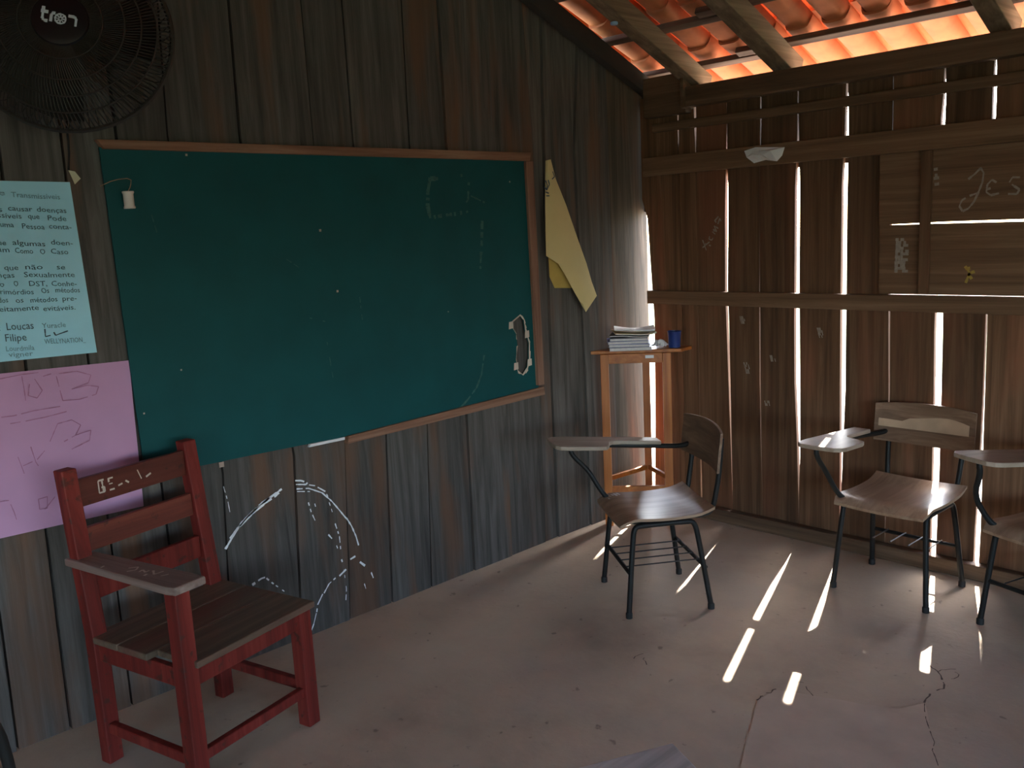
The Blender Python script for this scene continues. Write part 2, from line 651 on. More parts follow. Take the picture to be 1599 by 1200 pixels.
# outline of the sheet added outside to block light; also, behind the photographer, the boards nobody sees
prof = [(-4.05, -.02), (4.14, -.02), (4.14, roof_z(4.14) - .10), (0, roof_z(0) - .06), (-4.05, roof_z(-4.05) - .06)]
y = -4.05
while y < -.65:
    y1 = min(y + .215, -.625)
    wl.box(XL - .03, XL - random.uniform(0, .006), y, y1, 0, roof_z(y) - .06 if y < 0 else roof_z(y1) - .06)
    y += .22
wall_left = tag(wl.build('wall_left', M['grey_plank']), kind='structure')
MB().prism(prof, lambda y, z: (XL - .045, y, z), lambda y, z: (XL - .032, y, z)).build('light_block_sheet', M['dark_sheet'], wall_left)  # dark sheet added behind the planks to stop light leaking through joints
ZL = (0.0, .40, .78, 1.4, 2.04)


def interp(b, z, top):
    zs = (0, .78, 2.04, top)
    for i in range(3):
        if z <= zs[i + 1]:
            t = (z - zs[i]) / (zs[i + 1] - zs[i])
            return b[i] + t * (b[i + 1] - b[i])
    return b[3]


for i, (b0, b1) in enumerate(zip(bounds, bounds[1:])):
    rnd = random.Random(40 + i)
    d = XL - rnd.uniform(0, .009)
    if 3.25 < b0[0] < 3.30:
        d = XL - .016                                    # the narrow board set back beside the chalkboard
    if 3.58 < b0[0] < 3.62:
        d = XL + .004
    gap = .0042
    levels = []
    for z in ZL:
        levels.append((interp(b0, z, 2.6) + gap + rnd.uniform(-.001, .001), z,
                       interp(b1, z, 2.6) - gap + rnd.uniform(-.001, .001), z))
    cut = .10 if 3.58 < b0[0] < 3.62 else .055
    levels.append((b0[3] + gap, roof_z(b0[3]) - cut, b1[3] - gap, roof_z(b1[3]) - cut))
    bow = [rnd.uniform(-.0015, .0015) for _ in levels]
    vs, fs = [], []
    for k, (ya, za, yb, zb) in enumerate(levels):
        vs += [(d + bow[k], ya, za), (d - bow[k], yb, zb), (XL - .03, yb, zb), (XL - .03, ya, za)]
    for k in range(len(levels) - 1):
        for j in range(4):
            fs.append((k * 4 + j, k * 4 + (j + 1) % 4, k * 4 + 4 + (j + 1) % 4, k * 4 + 4 + j))
    fs += [(3, 2, 1, 0), tuple(len(vs) - 4 + j for j in range(4))]
    MB().add(vs, fs).build('plank', M['tan_plank' if b0[0] > 3.8 else 'grey_plank'], wall_left)


def lw(px, py, d=.008):
    return at(px, py, 0, XL + d)


# chalk drawing on the boards under the chalkboard
ch = MB()
strokes = [
    ([(352, 858), (372, 824), (400, 797), (436, 770)], 5, .010, .10),
    ([(356, 846), (378, 815), (408, 788), (440, 764)], 5, .008, .2),
    ([(364, 836), (384, 810), (420, 778)], 4, .008, .25),
    ([(388, 806), (404, 790), (432, 770)], 4, .010, .15),
    ([(436, 768), (450, 760), (464, 757)], 3, .005, .5),
    ([(461, 751), (470, 751), (480, 754), (478, 757), (462, 757)], 3, .006, .05),
    ([(463, 764), (482, 763), (503, 770), (518, 783), (530, 797), (543, 813)], 4, .006, .12),
    ([(464, 768), (484, 768)], 3, .005, .1),
    ([(478, 757), (492, 759), (508, 768), (514, 780)], 4, .007, .25),
    ([(514, 785), (519, 800)], 3, .005, .3),
    ([(541, 809), (549, 822), (556, 838), (560, 852)], 4, .007, .1),
    ([(480, 780), (486, 800), (496, 822)], 3, .005, .5),
    ([(490, 782), (497, 806)], 3, .004, .6),
    ([(510, 832), (524, 848), (532, 870), (536, 882)], 3, .007, .55),
    ([(522, 814), (530, 838), (532, 858)], 3, .006, .6),
    ([(547, 874), (555, 869)], 3, .013, .0),
    ([(530, 900), (544, 886)], 4, .009, .3),
    ([(506, 927), (514, 912), (524, 903)], 4, .006, .25),
    ([(494, 962), (496, 945), (504, 928)], 3, .007, .2),
    ([(484, 992), (490, 975), (494, 958)], 3, .005, .0),
    ([(562, 878), (570, 884)], 3, .009, .2),
    ([(578, 890), (583, 903)], 3, .007, .2),
    ([(537, 890), (541, 920), (540, 942)], 2, .004, .7),
    ([(569, 912), (576, 935), (580, 945)], 2, .004, .7),
    ([(394, 914), (408, 904), (414, 902)], 3, .010, .4),
    ([(412, 900), (424, 910), (444, 924)], 3, .006, .5),
    ([(349, 760), (356, 784), (359, 800)], 3, .003, .1),
    ([(322, 853), (332, 846)], 3, .008, .4),
    ([(328, 834), (331, 850)], 2, .004, .4),
    ([(328, 868), (330, 892)], 2, .004, .5)]
for k, (pts, n_, w, ds) in enumerate(strokes):
    ribbon(ch, [lw(*p, .0015) for p in pts], w, (1, 0, 0), ds, k)
tag(ch.build('chalk_drawing', M['chalk'], wall_left), kind='stuff')

# ------------------------------------------------------------------ back wall
ZB = (0.0, .22, .48, .80, 1.10, 1.28, 1.66, 1.77, 2.02, 2.12, 2.31)


def lin(tab, z):
    if z <= tab[0][0]:
        return tab[0][1:]
    for a, b in zip(tab, tab[1:]):
        if z <= b[0]:
            t = (z - a[0]) / (b[0] - a[0])
            return tuple(p + t * (q - p) for p, q in zip(a[1:], b[1:]))
    return tab[-1][1:]


gaps = [   # (z, left edge, right edge) of every slit between boards
    [(0, -3.24, -3.160), (.3, -3.24, -3.150), (.5, -3.24, -3.142), (1.09, -3.24, -3.132), (1.25, -3.24, -3.138), (1.32, -3.24, -3.150), (1.5, -3.24, -3.156),
     (1.66, -3.24, -3.166), (1.72, -3.24, -3.20), (2.31, -3.24, -3.20)],
    [(0, -2.941, -2.938), (1.45, -2.944, -2.940), (2.05, -2.950, -2.945), (2.12, -2.951, -2.943)],
    [(0, -2.836, -2.830), (.24, -2.836, -2.830), (.6, -2.836, -2.8345), (1.2, -2.8385, -2.837), (1.9, -2.839, -2.837),
     (2.02, -2.840, -2.837), (2.12, -2.845, -2.834)],
    [(0, -2.631, -2.630), (.20, -2.634, -2.630), (.45, -2.642, -2.632), (.78, -2.653, -2.636), (1.28, -2.668, -2.647),
     (1.77, -2.662, -2.639), (1.9, -2.656, -2.642), (2.12, -2.649, -2.644)],
    [(0, -2.448, -2.447), (.233, -2.449, -2.446), (.45, -2.456, -2.452), (.8, -2.461, -2.455), (1.1, -2.463, -2.456),
     (1.45, -2.461, -2.458), (1.75, -2.459, -2.458), (2.02, -2.456, -2.450), (2.12, -2.454, -2.447)],
    [(0, -2.237, -2.236), (.18, -2.239, -2.236), (.45, -2.246, -2.232), (.8, -2.263, -2.232), (1.28, -2.267, -2.240),
     (1.77, -2.264, -2.239), (2.02, -2.255, -2.246), (2.12, -2.253, -2.247)],
    [(0, -2.016, -2.015), (.20, -2.018, -2.013), (.45, -2.020, -2.007), (.82, -2.024, -1.996), (1.28, -2.027, -1.996),
     (1.74, -2.027, -1.999), (2.02, -2.014, -1.998), (2.16, -2.012, -2.001), (2.24, -2.010, -2.004)],
    [(0, -1.789, -1.787), (.2, -1.790, -1.787), (.5, -1.787, -1.784), (.85, -1.787, -1.780), (1.17, -1.797, -1.788),
     (2.31, -1.796, -1.794)],
    [(0, -1.577, -1.552), (.447, -1.579, -1.545), (.8, -1.581, -1.548), (1.12, -1.587, -1.549), (1.9, -1.584, -1.570),
     (2.02, -1.586, -1.569), (2.1, -1.580, -1.567), (2.22, -1.579, -1.572), (2.31, -1.576, -1.575)],
    [(0, -1.386, -1.362), (.06, -1.389, -1.360), (.3, -1.383, -1.362), (.6, -1.376, -1.364), (1.13, -1.374, -1.368),
     (1.9, -1.382, -1.371), (2.1, -1.384, -1.368), (2.22, -1.381, -1.370), (2.31, -1.379, -1.377)],
]
x = -1.16
k = 0
while x < 3.3:
    w = (.0015, .003, .0012, .004)[k % 4]
    gaps.append([(0, x - w / 2, x + w / 2), (2.31, x - w / 2 + .004, x + w / 2 + .004)])
    x += (.205, .24, .19, .22, .23)[k % 5]
    k += 1
gaps.append([(0, 3.56, 3.56), (2.31, 3.56, 3.56)])

wb = MB()
wb.box(-3.20, 3.56, YB + .028, YB + .06, 1.87, 1.93)          # an outside ledger behind the planks
wall_back = tag(wb.build('wall_back', M['brown_plank']), kind='structure')

SHX0, SHX1 = -1.835, -.70           # the wall's shuttered window


def bplank(g0, g1, zlo, zhi, seed, mat='brown_plank', y0=YB, th=.022):
    rnd = random.Random(seed)
    zs = [z for z in ZB if zlo < z < zhi]
    zs = [zlo] + zs + [zhi]
    vs, fs = [], []
    d = rnd.uniform(0, .006)
    for z in zs:
        a = lin(g0, z)[1] + rnd.uniform(-.0012, .0012)
        b = lin(g1, z)[0] + rnd.uniform(-.0012, .0012)
        vs += [(a, y0 + d, z), (b, y0 + d, z), (b, y0 + d + th, z), (a, y0 + d + th, z)]
    for k in range(len(zs) - 1):
        for j in range(4):
            fs.append((k * 4 + j, k * 4 + (j + 1) % 4, k * 4 + 4 + (j + 1) % 4, k * 4 + 4 + j))
    fs += [(3, 2, 1, 0), tuple(len(vs) - 4 + j for j in range(4))]
    return MB().add(vs, fs).build('plank', M[mat], wall_back)


for i, (g0, g1) in enumerate(zip(gaps, gaps[1:])):
    xm = (g0[0][2] + g1[0][1]) / 2
    if SHX0 + .04 < xm < SHX1 + .02:
        bplank(g0, g1, 0, 1.262, 300 + i)
        bplank(g0, g1, 1.905, 2.31, 400 + i)
    else:
        bplank(g0, g1, 0, 2.31, 300 + i)
# unseen strip added outside so no light shows through this joint
MB().box(-2.965, -2.915, YB + .03, YB + .045, 0, 2.05).build('joint_light_block', M['dark_sheet'], wall_back)

MB().box(-3.206, -3.150, YB + .03, YB + .06, 1.70, 2.33).build('corner_light_block', M['dark_sheet'], wall_back)  # added outside to keep skylight off the corner plank's edge
# rails, beams and baseboard
MB().box(-3.155, 3.5, YB - .034, YB - .001, 1.188, 1.262).build('rail', M['rail_wood'], wall_back, bevel=.004)
MB().box(-3.165, 3.5, YB - .032, YB - .001, 1.890, 1.990).build('rail', M['rail_wood'], wall_back, bevel=.004)
MB().box(-3.10, 3.5, YB - .028, YB - .001, 2.118, 2.165).build('rail', M['rail_wood'], wall_back, bevel=.006)
MB().box(-2.862, 3.5, YB - .075, YB - .001, 2.222, 2.322).build('top_beam', M['beam_wood'], wall_back, bevel=.006)
MB().box(-3.125, -2.855, YB - .065, YB - .001, 2.195, 2.40).build('beam_end', M['beam_wood'], wall_back, bevel=.005)
MB().box(-2.862, -2.842, YB - .095, YB - .001, 2.215, 2.402).build('beam_cleat', M['beam_wood'], wall_back, bevel=.003)
tag(MB().box(-3.15, 3.5, YB - .05, YB - .001, 0, .072).build('baseboard_back', M['beam_wood'], bevel=.006),
    kind='structure')

# the closed shutter of two broad boards
win = tag(MB().box(SHX0 + .012, SHX1, YB - .002, YB + .004, 1.264, 1.272).build('window_1', M['rail_wood']), kind='structure')
bl = MB().prism([(SHX0, 1.266), (SHX1, 1.266), (SHX1, 1.571), (-1.25, 1.5705), (-1.55, 1.574), (-1.78, 1.5755), (SHX0, 1.577)],
                lambda x, z: (x, YB - .014, z), lambda x, z: (x, YB + .010, z))
bl.build('shutter_board', M['rail_wood'], win)
bu = MB().prism([(SHX0 - .002, 1.5775), (-1.78, 1.5785), (-1.55, 1.5815), (-1.25, 1.580), (SHX1, 1.582), (SHX1, 1.889), (SHX0 - .004, 1.889)],
                lambda x, z: (x, YB - .017, z), lambda x, z: (x, YB + .007, z))
bu.build('shutter_board', M['rail_wood'], win)
MB().box(-1.652, -1.605, YB - .034, YB - .0175, 1.268, 1.888).build('shutter_batten', M['brown_plank'], win, bevel=.003)


def bw(px, py, d=.0):
    return at(px, py, 1, YB - d)


jes = MB()
for k, pts in enumerate((
        [(1531, 262), (1536, 270), (1534, 285), (1528, 300), (1521, 315), (1512, 326), (1503, 330), (1498, 322), (1502, 313), (1514, 306), (1528, 301)],
        [(1512, 280), (1522, 272), (1532, 262)],
        [(1541, 296), (1553, 292), (1556, 285), (1549, 281), (1542, 288), (1540, 300), (1547, 305), (1560, 302)],
        [(1593, 277), (1581, 277), (1576, 285), (1584, 291), (1592, 296), (1588, 303), (1574, 303)])):
    ribbon(jes, [bw(*p, .0185) for p in pts], .0085, (0, -1, 0), .12, k)
tag(jes.build('chalk_writing', M['chalk_dim'], win), kind='stuff')
sm = MB()
for k in range(5):
    ribbon(sm, [bw(1401 + 4 * k, 372, .0155), bw(1399 + 4 * k, 426, .0155)], .014, (0, -1, 0), .25, k)
ribbon(sm, [bw(1461, 262, .0185), bw(1463, 290, .0185)], .02, (0, -1, 0), .3, 9)
tag(sm.build('chalk_smudge', M['chalk_dim'], win), kind='stuff')
ys = MB()
for k, pts in enumerate(([(1507, 416), (1514, 426), (1508, 442)], [(1522, 424), (1512, 428), (1520, 440)],
                         [(1510, 420), (1520, 418), (1522, 426)])):
    ribbon(ys, [bw(*p, .0155) for p in pts], .012, (0, -1, 0), .1, k)
tag(ys.build('chalk_scribble', M['chalk_yellow'], win), kind='stuff')

ku = MB()
for k, pts in enumerate(([(1097, 375), (1103, 391)], [(1097, 387), (1108, 378)], [(1101, 381), (1110, 384)],
                         [(1108, 369), (1107, 374), (1112, 375), (1115, 368)], [(1112, 362), (1117, 366), (1114, 358), (1119, 362), (1115, 353), (1122, 357)],
                         [(1122, 338), (1116, 345), (1121, 350), (1124, 341), (1126, 346)])):
    ribbon(ku, [bw(*p, .0005) for p in pts], .007, (0, -1, 0), .08, k)
tag(ku.build('chalk_writing', M['chalk_dim'], wall_back), kind='stuff')
cd = MB()
for k, (x0, y0, r_) in enumerate(((1166, 575, 9), (1205, 560, 5), (1280, 520, 8), (1158, 500, 6), (1196, 630, 4))):
    for j in range(4):
        ribbon(cd, [bw(x0 + j * 2 - r_ / 2, y0 - r_, .0005), bw(x0 + j * 2, y0 + r_, .0005)], .006, (0, -1, 0), .35, k * 5 + j)
tag(cd.build('chalk_smudge', M['chalk_dim'], wall_back), kind='stuff')

# ------------------------------------------------------------------ the walls behind the photographer
DOOR0, DOOR1 = 0.2, 1.6
wf = MB()
Y0, Y1 = -4.06, -4.0
for a, b, z0, z1 in ((-3.2, DOOR0, 0, 2.3), (DOOR0, DOOR1, 2.05, 2.3), (DOOR1, 3.5, 0, 2.3)):
    wf.box(a, b, Y0, Y1, z0, z1)
tag(wf.build('wall_front', M['brown_plank']), kind='structure')
wr = MB()
WY0, WY1, WZ0, WZ1 = -3.4, 2.2, 0.80, 1.95
for a, b, z0, z1 in ((-4.0, WY0, 0, 2.44), (WY1, 4.1, 0, 2.44), (WY0, WY1, 0, WZ0), (WY0, WY1, WZ1, 2.44)):
    wr.box(3.5, 3.55, a, b, z0, z1)
wr.prism([(-4.0, 2.44), (4.1, 2.44), (0, roof_z(0) - .06)], lambda y, z: (3.5, y, z), lambda y, z: (3.55, y, z))
tag(wr.build('wall_right', M['brown_plank']), kind='structure')

# ------------------------------------------------------------------ roof
PITCH = .185
ROWP = .34
UP = Vector((0, -1, SLOPE)).normalized()          # up the slope towards the ridge
NRM = Vector((0, SLOPE, 1)).normalized()
TLEN = .48
TH = .013


def channel(width, depth, taper, cap=False, L=TLEN):
    """one tile in local x (across), y (up the slope), z (normal); y=0 is its lower end"""
    prof = [(-1, 1), (-.93, .55), (-.80, .18), (-.55, .0), (0, -.04), (.55, 0), (.80, .18), (.93, .55), (1, 1)]
    mb = MB()

    def fn(u, v):
        k = u * (len(prof) - 1)
        i = min(int(k), len(prof) - 2)
        t = k - i
        px = prof[i][0] * (1 - t) + prof[i + 1][0] * t
        pz = prof[i][1] * (1 - t) + prof[i + 1][1] * t
        s = (1 - taper) + taper * v if not cap else 1 - taper * v
        z = depth * (pz if not cap else 1 - pz)
        lift = .018 * (1 - v)
        return (px * width / 2 * s, v * L, z + lift)
    mb.sheet(fn, len(prof) - 1, 2, lambda u, v: (0, 0, TH))
    return mb


canal_me = channel(.136, .050, .10).mesh('roof_tile', M['tile'], True)
cap_me = channel(.150, .046, .12, True).mesh('roof_tile', M['tile'], True)
ridge = MB()
ridge.box(-3.45, 3.75, -.05, .05, roof_z(0) - .16, roof_z(0) - .02)
ceiling = tag(ridge.build('ceiling', M['beam_wood']), kind='structure')
Y_EAVE = 4.493


def tile_matrix(x, row, cap, side=1):
    y = Y_EAVE - row * ROWP
    z = 2.47 + SLOPE * (4.1 - y)
    o = Vector((x, y, z)) + NRM * ((.034 if cap else 0))
    if side == 1:
        Mx = Matrix((( 1, UP.x, NRM.x, o.x), (0, UP.y, NRM.y, o.y), (0, UP.z, NRM.z, o.z), (0, 0, 0, 1)))
        # keep it right-handed: x axis flipped
        Mx = Matrix(((-1, UP.x, NRM.x, o.x), (0, UP.y, NRM.y, o.y), (0, UP.z, NRM.z, o.z), (0, 0, 0, 1)))
    else:
        Mx = Matrix(((1, 0, 0, o.x), (0, -UP.y, -NRM.y, -o.y), (0, UP.z, NRM.z, o.z), (0, 0, 0, 1)))
    return Mx


ncol = int(7.3 / PITCH)
nrow = int(Y_EAVE / ROWP)
field = MB()
cv = [v.co.copy() for v in canal_me.vertices]
cf = [tuple(p.vertices) for p in canal_me.polygons]
kv = [v.co.copy() for v in cap_me.vertices]
kf = [tuple(p.vertices) for p in cap_me.polygons]
rt = random.Random(5)
for side in (1, -1):
    for row in range(nrow):
        for c in range(ncol + 1):
            for cap in (False, True):
                x = -3.52 + c * PITCH + (PITCH / 2 if cap else 0)
                if cap and c == ncol:
                    continue
                Mx = tile_matrix(x + rt.uniform(-.004, .004), row, cap, side)
                seen = side == 1 and row < 7 and x < -.42
                if seen:
                    o = bpy.data.objects.new('roof_tile', cap_me if cap else canal_me)
                    COL.objects.link(o)
                    o.parent = ceiling
                    o.matrix_world = Mx
                else:
                    field.add([Mx @ v for v in (kv if cap else cv)], kf if cap else cf)
tag(field.build('tile_field', M['tile'], ceiling, True), kind='stuff')

# rafters down to the back wall's beam
RB = 2.33


def raf_z(y):
    return RB + SLOPE * (4.1 - y)


def rafter(xc, w, lo=4.20, dx=0.0, name='rafter', mat='rafter_wood'):
    mb = MB()
    a = Vector((xc + dx, lo, raf_z(lo) + .05))
    b = Vector((xc, .03, raf_z(.03) + .05))
    mb.bar(a, b, w, .092, (0, 0, 1))
    return mb.build(name, M[mat], ceiling, bevel=.004)


rafter(-2.835, .085)
rafter(-2.325, .10)
rafter(-1.355, .085)
for xr in (-.75, .1, .95, 1.8, 2.65, 3.4):
    rafter(xr, .085)
rafter(-3.165, .05, mat='dark_sheet')
# battens across the rafters, in lapped lengths
for r in range(12):
    yb = 4.085 - r * ROWP
    zb = raf_z(yb) + .092 / math.cos(math.atan(SLOPE)) + .012
    dz = .012
    o1 = MB().bar((-2.56 if r < 2 else -3.42, yb, zb), (3.6, yb + .01, zb), .045, .03, NRM)
    o1.build('batten', M['batten_wood'], ceiling, bevel=.003)
    if r < 2:
        o2 = MB().bar((-3.42, yb + .055, zb - .02), (-2.42, yb + .05, zb - .021), .045, .03, NRM)
        o2.build('batten', M['batten_wood'], ceiling, bevel=.003)
# back slope timbers (out of sight)
bk = MB()
for xr in (-2.8, -1.4, 0, 1.4, 2.8):
    bk.bar((xr, -4.3, raf_z(4.3) + .05), (xr, -.03, raf_z(.03) + .05), .085, .092)
bk.build('rear_rafters', M['rafter_wood'], ceiling)

cap_p = at(958, 2, 1, 3.50)
o = MB().lathe([(.004, 0), (.016, 0), (.018, .004), (.018, .012), (.014, .014)], 18,
               Matrix.Translation((cap_p.x, cap_p.y, raf_z(cap_p.y) - .0135 + .0)) ).build('bottle_cap', M['pale_blue'], None, True)
tag(o, 'pale blue round cap nailed under the leftmost rafter at the top of the photo', 'cap')

# ------------------------------------------------------------------ chalkboard
XBD = XL + .017       # front face of the board
board = empty('chalkboard', (XL, 2.2, .81))


def cb(px, py, d=0.0):
    p = at(px, py, 0, XBD + d)
    return Vector((XBD + d - XL, p.y - 2.2, p.z - .81))


outer = [cb(155, 230), cb(822, 250), cb(841, 606), cb(540, 682), cb(380, 714), cb(228, 746)]
hole = [cb(*p) for p in ((799, 504), (812, 493), (818, 500), (820, 515), (826, 535), (826, 560), (823, 575), (816, 585),
                         (809, 580), (806, 560), (808, 540), (806, 522), (800, 512))]
bm = bmesh.new()


def loop_edges(pts):
    vs = [bm.verts.new(p) for p in pts]
    return [bm.edges.new((a, b)) for a, b in zip(vs, vs[1:] + vs[:1])]


es = loop_edges(outer) + loop_edges(hole)
bmesh.ops.triangle_fill(bm, edges=es, use_beauty=True, normal=(1, 0, 0))
ext = bmesh.ops.extrude_face_region(bm, geom=list(bm.faces))
bmesh.ops.translate(bm, verts=[g for g in ext['geom'] if isinstance(g, bmesh.types.BMVert)], vec=(-.009, 0, 0))
bmesh.ops.recalc_face_normals(bm, faces=bm.faces)
me = bpy.data.meshes.new('writing_panel')
bm.to_mesh(me)
bm.free()
me.materials.append(M['green_board'])
panel = bpy.data.objects.new('writing_panel', me)
COL.objects.link(panel)
panel.parent = board
tag(board, 'wide dark green chalkboard with a torn hole near its right edge', 'chalkboard')
# curled torn paper round the hole
torn = MB()
rt = random.Random(11)
for a, b in zip(hole, hole[1:] + hole[:1]):
    cen = sum(hole, Vector()) / len(hole)
    for k in range(2):
        p, q = a.lerp(b, k / 2), a.lerp(b, (k + 1) / 2)
        wdt = rt.uniform(.10, .40)
        o1 = (p - cen).normalized() * wdt * .03
        o2 = (q - cen).normalized() * rt.uniform(.1, .4) * .03
        lift = Vector((rt.uniform(.002, .006), 0, 0))
        torn.add([p - o1 * .3 + Vector((.0006, 0, 0)), q - o2 * .3 + Vector((.0006, 0, 0)), q + o2 + lift, p + o1 + lift], [(0, 1, 2, 3)])
for px, py in ((797, 508), (826, 566), (805, 572), (822, 522)):
    c0 = cb(px, py, .002)
    torn.add([c0 + Vector((0, -.012, -.02)), c0 + Vector((.006, .014, -.016)), c0 + Vector((.008, .012, .018)), c0 + Vector((.002, -.01, .016))], [(0, 1, 2, 3)])
tag(torn.build('torn_edge', M['hole_edge'], board), 'pale torn paper curling round the hole')
# wooden frame strips
lp = lambda px, py: cb(px, py, .0)


def strip(name, p0, p1, p2, p3, mat, th=.016, back=.013):
    poly = [p0, p1, p2, p3]
    vs = [Vector((XBD - XL - back, p.y, p.z)) for p in poly] + [Vector((XBD - XL + th, p.y, p.z)) for p in poly]
    return MB().add(vs, [(3, 2, 1, 0), (4, 5, 6, 7), (0, 1, 5, 4), (1, 2, 6, 5), (2, 3, 7, 6), (3, 0, 4, 7)]).build(name, M[mat], board, bevel=.002)


strip('frame_strip', lp(148, 218), lp(826, 239), lp(824, 252), lp(160, 233), 'frame_wood')
strip('frame_strip', lp(818, 252.5), lp(829, 252.5), lp(847, 600), lp(837, 602), 'frame_wood_v')
strip('frame_strip', lp(541, 681), lp(846, 604), lp(848, 616), lp(540, 693), 'frame_wood')
ws = strip('frame_strip', lp(484, 694), lp(538, 682.5), lp(538, 687), lp(482, 699), 'white_paper', .004)
tag(ws, 'pale worn scrap of the lower frame strip')
fch = MB()
fs_list = [
    ([(672, 278), (668, 300), (668, 322), (672, 341)], .020, .3), ([(674, 340), (690, 337), (712, 334), (734, 330)], .016, .4),
    ([(732, 285), (731, 312), (728, 316)], .012, .45), ([(672, 279), (684, 279)], .022, .2), ([(700, 276), (722, 274)], .012, .5),
    ([(753, 345), (752, 380), (750, 420)], .016, .25), ([(756, 555), (752, 585), (744, 606), (730, 625), (716, 640)], .010, .2),
    ([(440, 400), (470, 420)], .004, .4), ([(235, 330), (250, 380)], .004, .5), ([(560, 450), (566, 500)], .004, .5),
    ([(735, 306), (760, 318)], .008, .5), ([(475, 495), (520, 505)], .004, .6), ([(510, 530), (520, 590)], .004, .6)]
for k, (pts, w, ds) in enumerate(fs_list):
    ribbon(fch, [cb(*p, .001) for p in pts], w, (1, 0, 0), ds, k)
tag(fch.build('chalk_trace', M['chalk_faint'], board), kind='stuff')
dots = MB()
for px, py, s in ((291, 242, .008), (527, 455, .009), (500, 360, .010), (796, 284, .007), (346, 726, .02), (283, 578, .006), (225, 646, .006), (700, 487, .005)):
    c0 = cb(px, py, .0015)
    dots.add([c0 + Vector((0, -s / 2, -s / 2)), c0 + Vector((0, s / 2, -s / 2)), c0 + Vector((0, s / 2, s / 2)), c0 + Vector((0, -s / 2, s / 2))], [(0, 1, 2, 3)])
tag(dots.build('chalk_speck', M['chalk_mid'], board), kind='stuff')

# little spool hanging on a wire
sp = cb(201, 312, .03) + Vector((XL, 2.2, .81))
spool = empty('thread_spool', (sp.x, sp.y, sp.z - .03))
tag(spool, 'small whitish spool hanging from a thin wire at the chalkboard\'s left edge', 'spool')
MB().lathe([(.010, 0), (.019, 0), (.020, .004), (.017, .010), (.017, .048), (.020, .054), (.019, .058), (.010, .058)], 18,
           Matrix.Translation((0, 0, 0))).build('spool_body', M['spool'], spool, True)
w0 = cb(156, 291, .0) + Vector((XL, 2.2, .81)) - Vector((sp.x, sp.y, sp.z - .03))
w1 = cb(178, 281, .015) + Vector((XL, 2.2, .81)) - Vector((sp.x, sp.y, sp.z - .03))
w2 = cb(205, 278, .028) + Vector((XL, 2.2, .81)) - Vector((sp.x, sp.y, sp.z - .03))
MB().tube([w0, w1, w2, Vector((0, .012, .075)), Vector((0, 0, .056))], .0014, 6, 1).build('wire', M['string'], spool)

# ------------------------------------------------------------------ posters on the left
XPB = XL + .004


def poster(name, corners, mat, bulge, seed):
    """corners TL TR BR BL as (y,z); a thin sheet that bellies off the wall a little"""
    c = [Vector((0, *p)) for p in corners]
    base = Vector((XL, (c[2].y + c[3].y) / 2, min(c[2].z, c[3].z)))
    root = empty(name, base)
    rnd = random.Random(seed)
    ph = rnd.uniform(0, 6)

    def surf(u, v):
        p = c[0].lerp(c[1], u).lerp(c[3].lerp(c[2], u), v)
        d = .0045 + bulge * (math.sin(u * math.pi) * math.sin(v * math.pi) + .35 * (1 + math.sin(5 * u + 3 * v + ph)) * .5)
        return Vector((XL + d, p.y, p.z)) - base
    MB().sheet(surf, 20, 14, (-.0012, 0, 0)).build('paper', mat, root, True)
    return root, base, bulge


blue, bbase, _ = poster('poster', [(.425, 1.885), (1.078, 1.871), (1.094, 1.300), (.43, 1.318)], M['blue_paper'], .002, 2)
tag(blue, 'pale blue handwritten paper poster pinned above the pink sheet', 'poster')


def bp_(px, py):
    return at(px, py, 0, XL + .0098) - bbase


ink, inkl = MB(), MB()
lines = [
    ('s', -4, 4, 331, 0), ('causar', 13, 51, 330, 0), ('doenças', 58, 104, 332, 0),
    ('ssíveis', -3, 34, 341, 0), ('que', 44, 62, 342, 0), ('Pode', 75, 104, 345, 0),
    ('uma', 1, 22, 355, 0), ('Pessoa', 35, 70, 358, 0), ('conta-', 77, 112, 358, 0),
    ('ue', -3, 10, 383, 0), ('algumas', 20, 71, 384, 0), ('doen-', 80, 114, 383, 0),
    ('am', -3, 15, 394, 0), ('Como', 24, 52, 396, 0), ('O', 63, 71, 397, 0), ('Caso', 80, 107, 397, 0),
    ('que', 7, 29, 422, 0), ('não', 40, 67, 421, 0), ('se', 89, 102, 421, 0),
    ('nças', -3, 23, 434, 0), ('Sexualmente', 38, 117, 433, 0),
    ('o', 0, 7, 448, 0), ('O', 22, 29, 447, 0), ('DST,', 46, 74, 447, 0), ('Conhe-', 81, 120, 447, 0),
    ('Primórdios', -6, 53, 460, 0), ('Os', 65, 77, 458, 0), ('métodos', 87, 125, 457, 0),
    ('dos', -2, 13, 473, 0), ('os', 25, 37, 473, 0), ('métodos', 48, 90, 472, 0), ('pre-', 98, 120, 470, 0),
    ('feitamente', -5, 61, 486, 0), ('evitáveis.', 68, 118, 485, 0),
    (':', -2, 1, 517, 0), ('Loucas', 11, 53, 515, 0), ('Filipe', 9, 42, 533, 0),
    ('e', -2, 8, 305, 1), ('Transmissíveis', 18, 94, 310, 1),
    ('Lourdmila', 10, 54, 548, 1), ('vigner', 14, 52, 557, 1), ('Yuracle', 66, 103, 512, 1), ('WELLYNATION_', 70, 134, 536, 1)]
for s, x0, x1, yb, light in lines:
    sl = .05 if yb < 400 else (.0 if yb < 470 else -.05)
    a, b = bp_(x0, yb - sl * (x1 - x0) / 2), bp_(x1, yb + sl * (x1 - x0) / 2)
    h = .0165 if s not in ('Loucas', 'Filipe') else .024
    put_text(inkl if light else ink, s, a, b, h, (0, 0, 1), .0008)
for k, pts in enumerate(([(70, 514), (71, 526), (79, 524)], [(84, 519), (87, 524), (92, 522), (106, 517)])):
    ribbon(ink, [bp_(*p) for p in pts], .004, (1, 0, 0), 0, k)
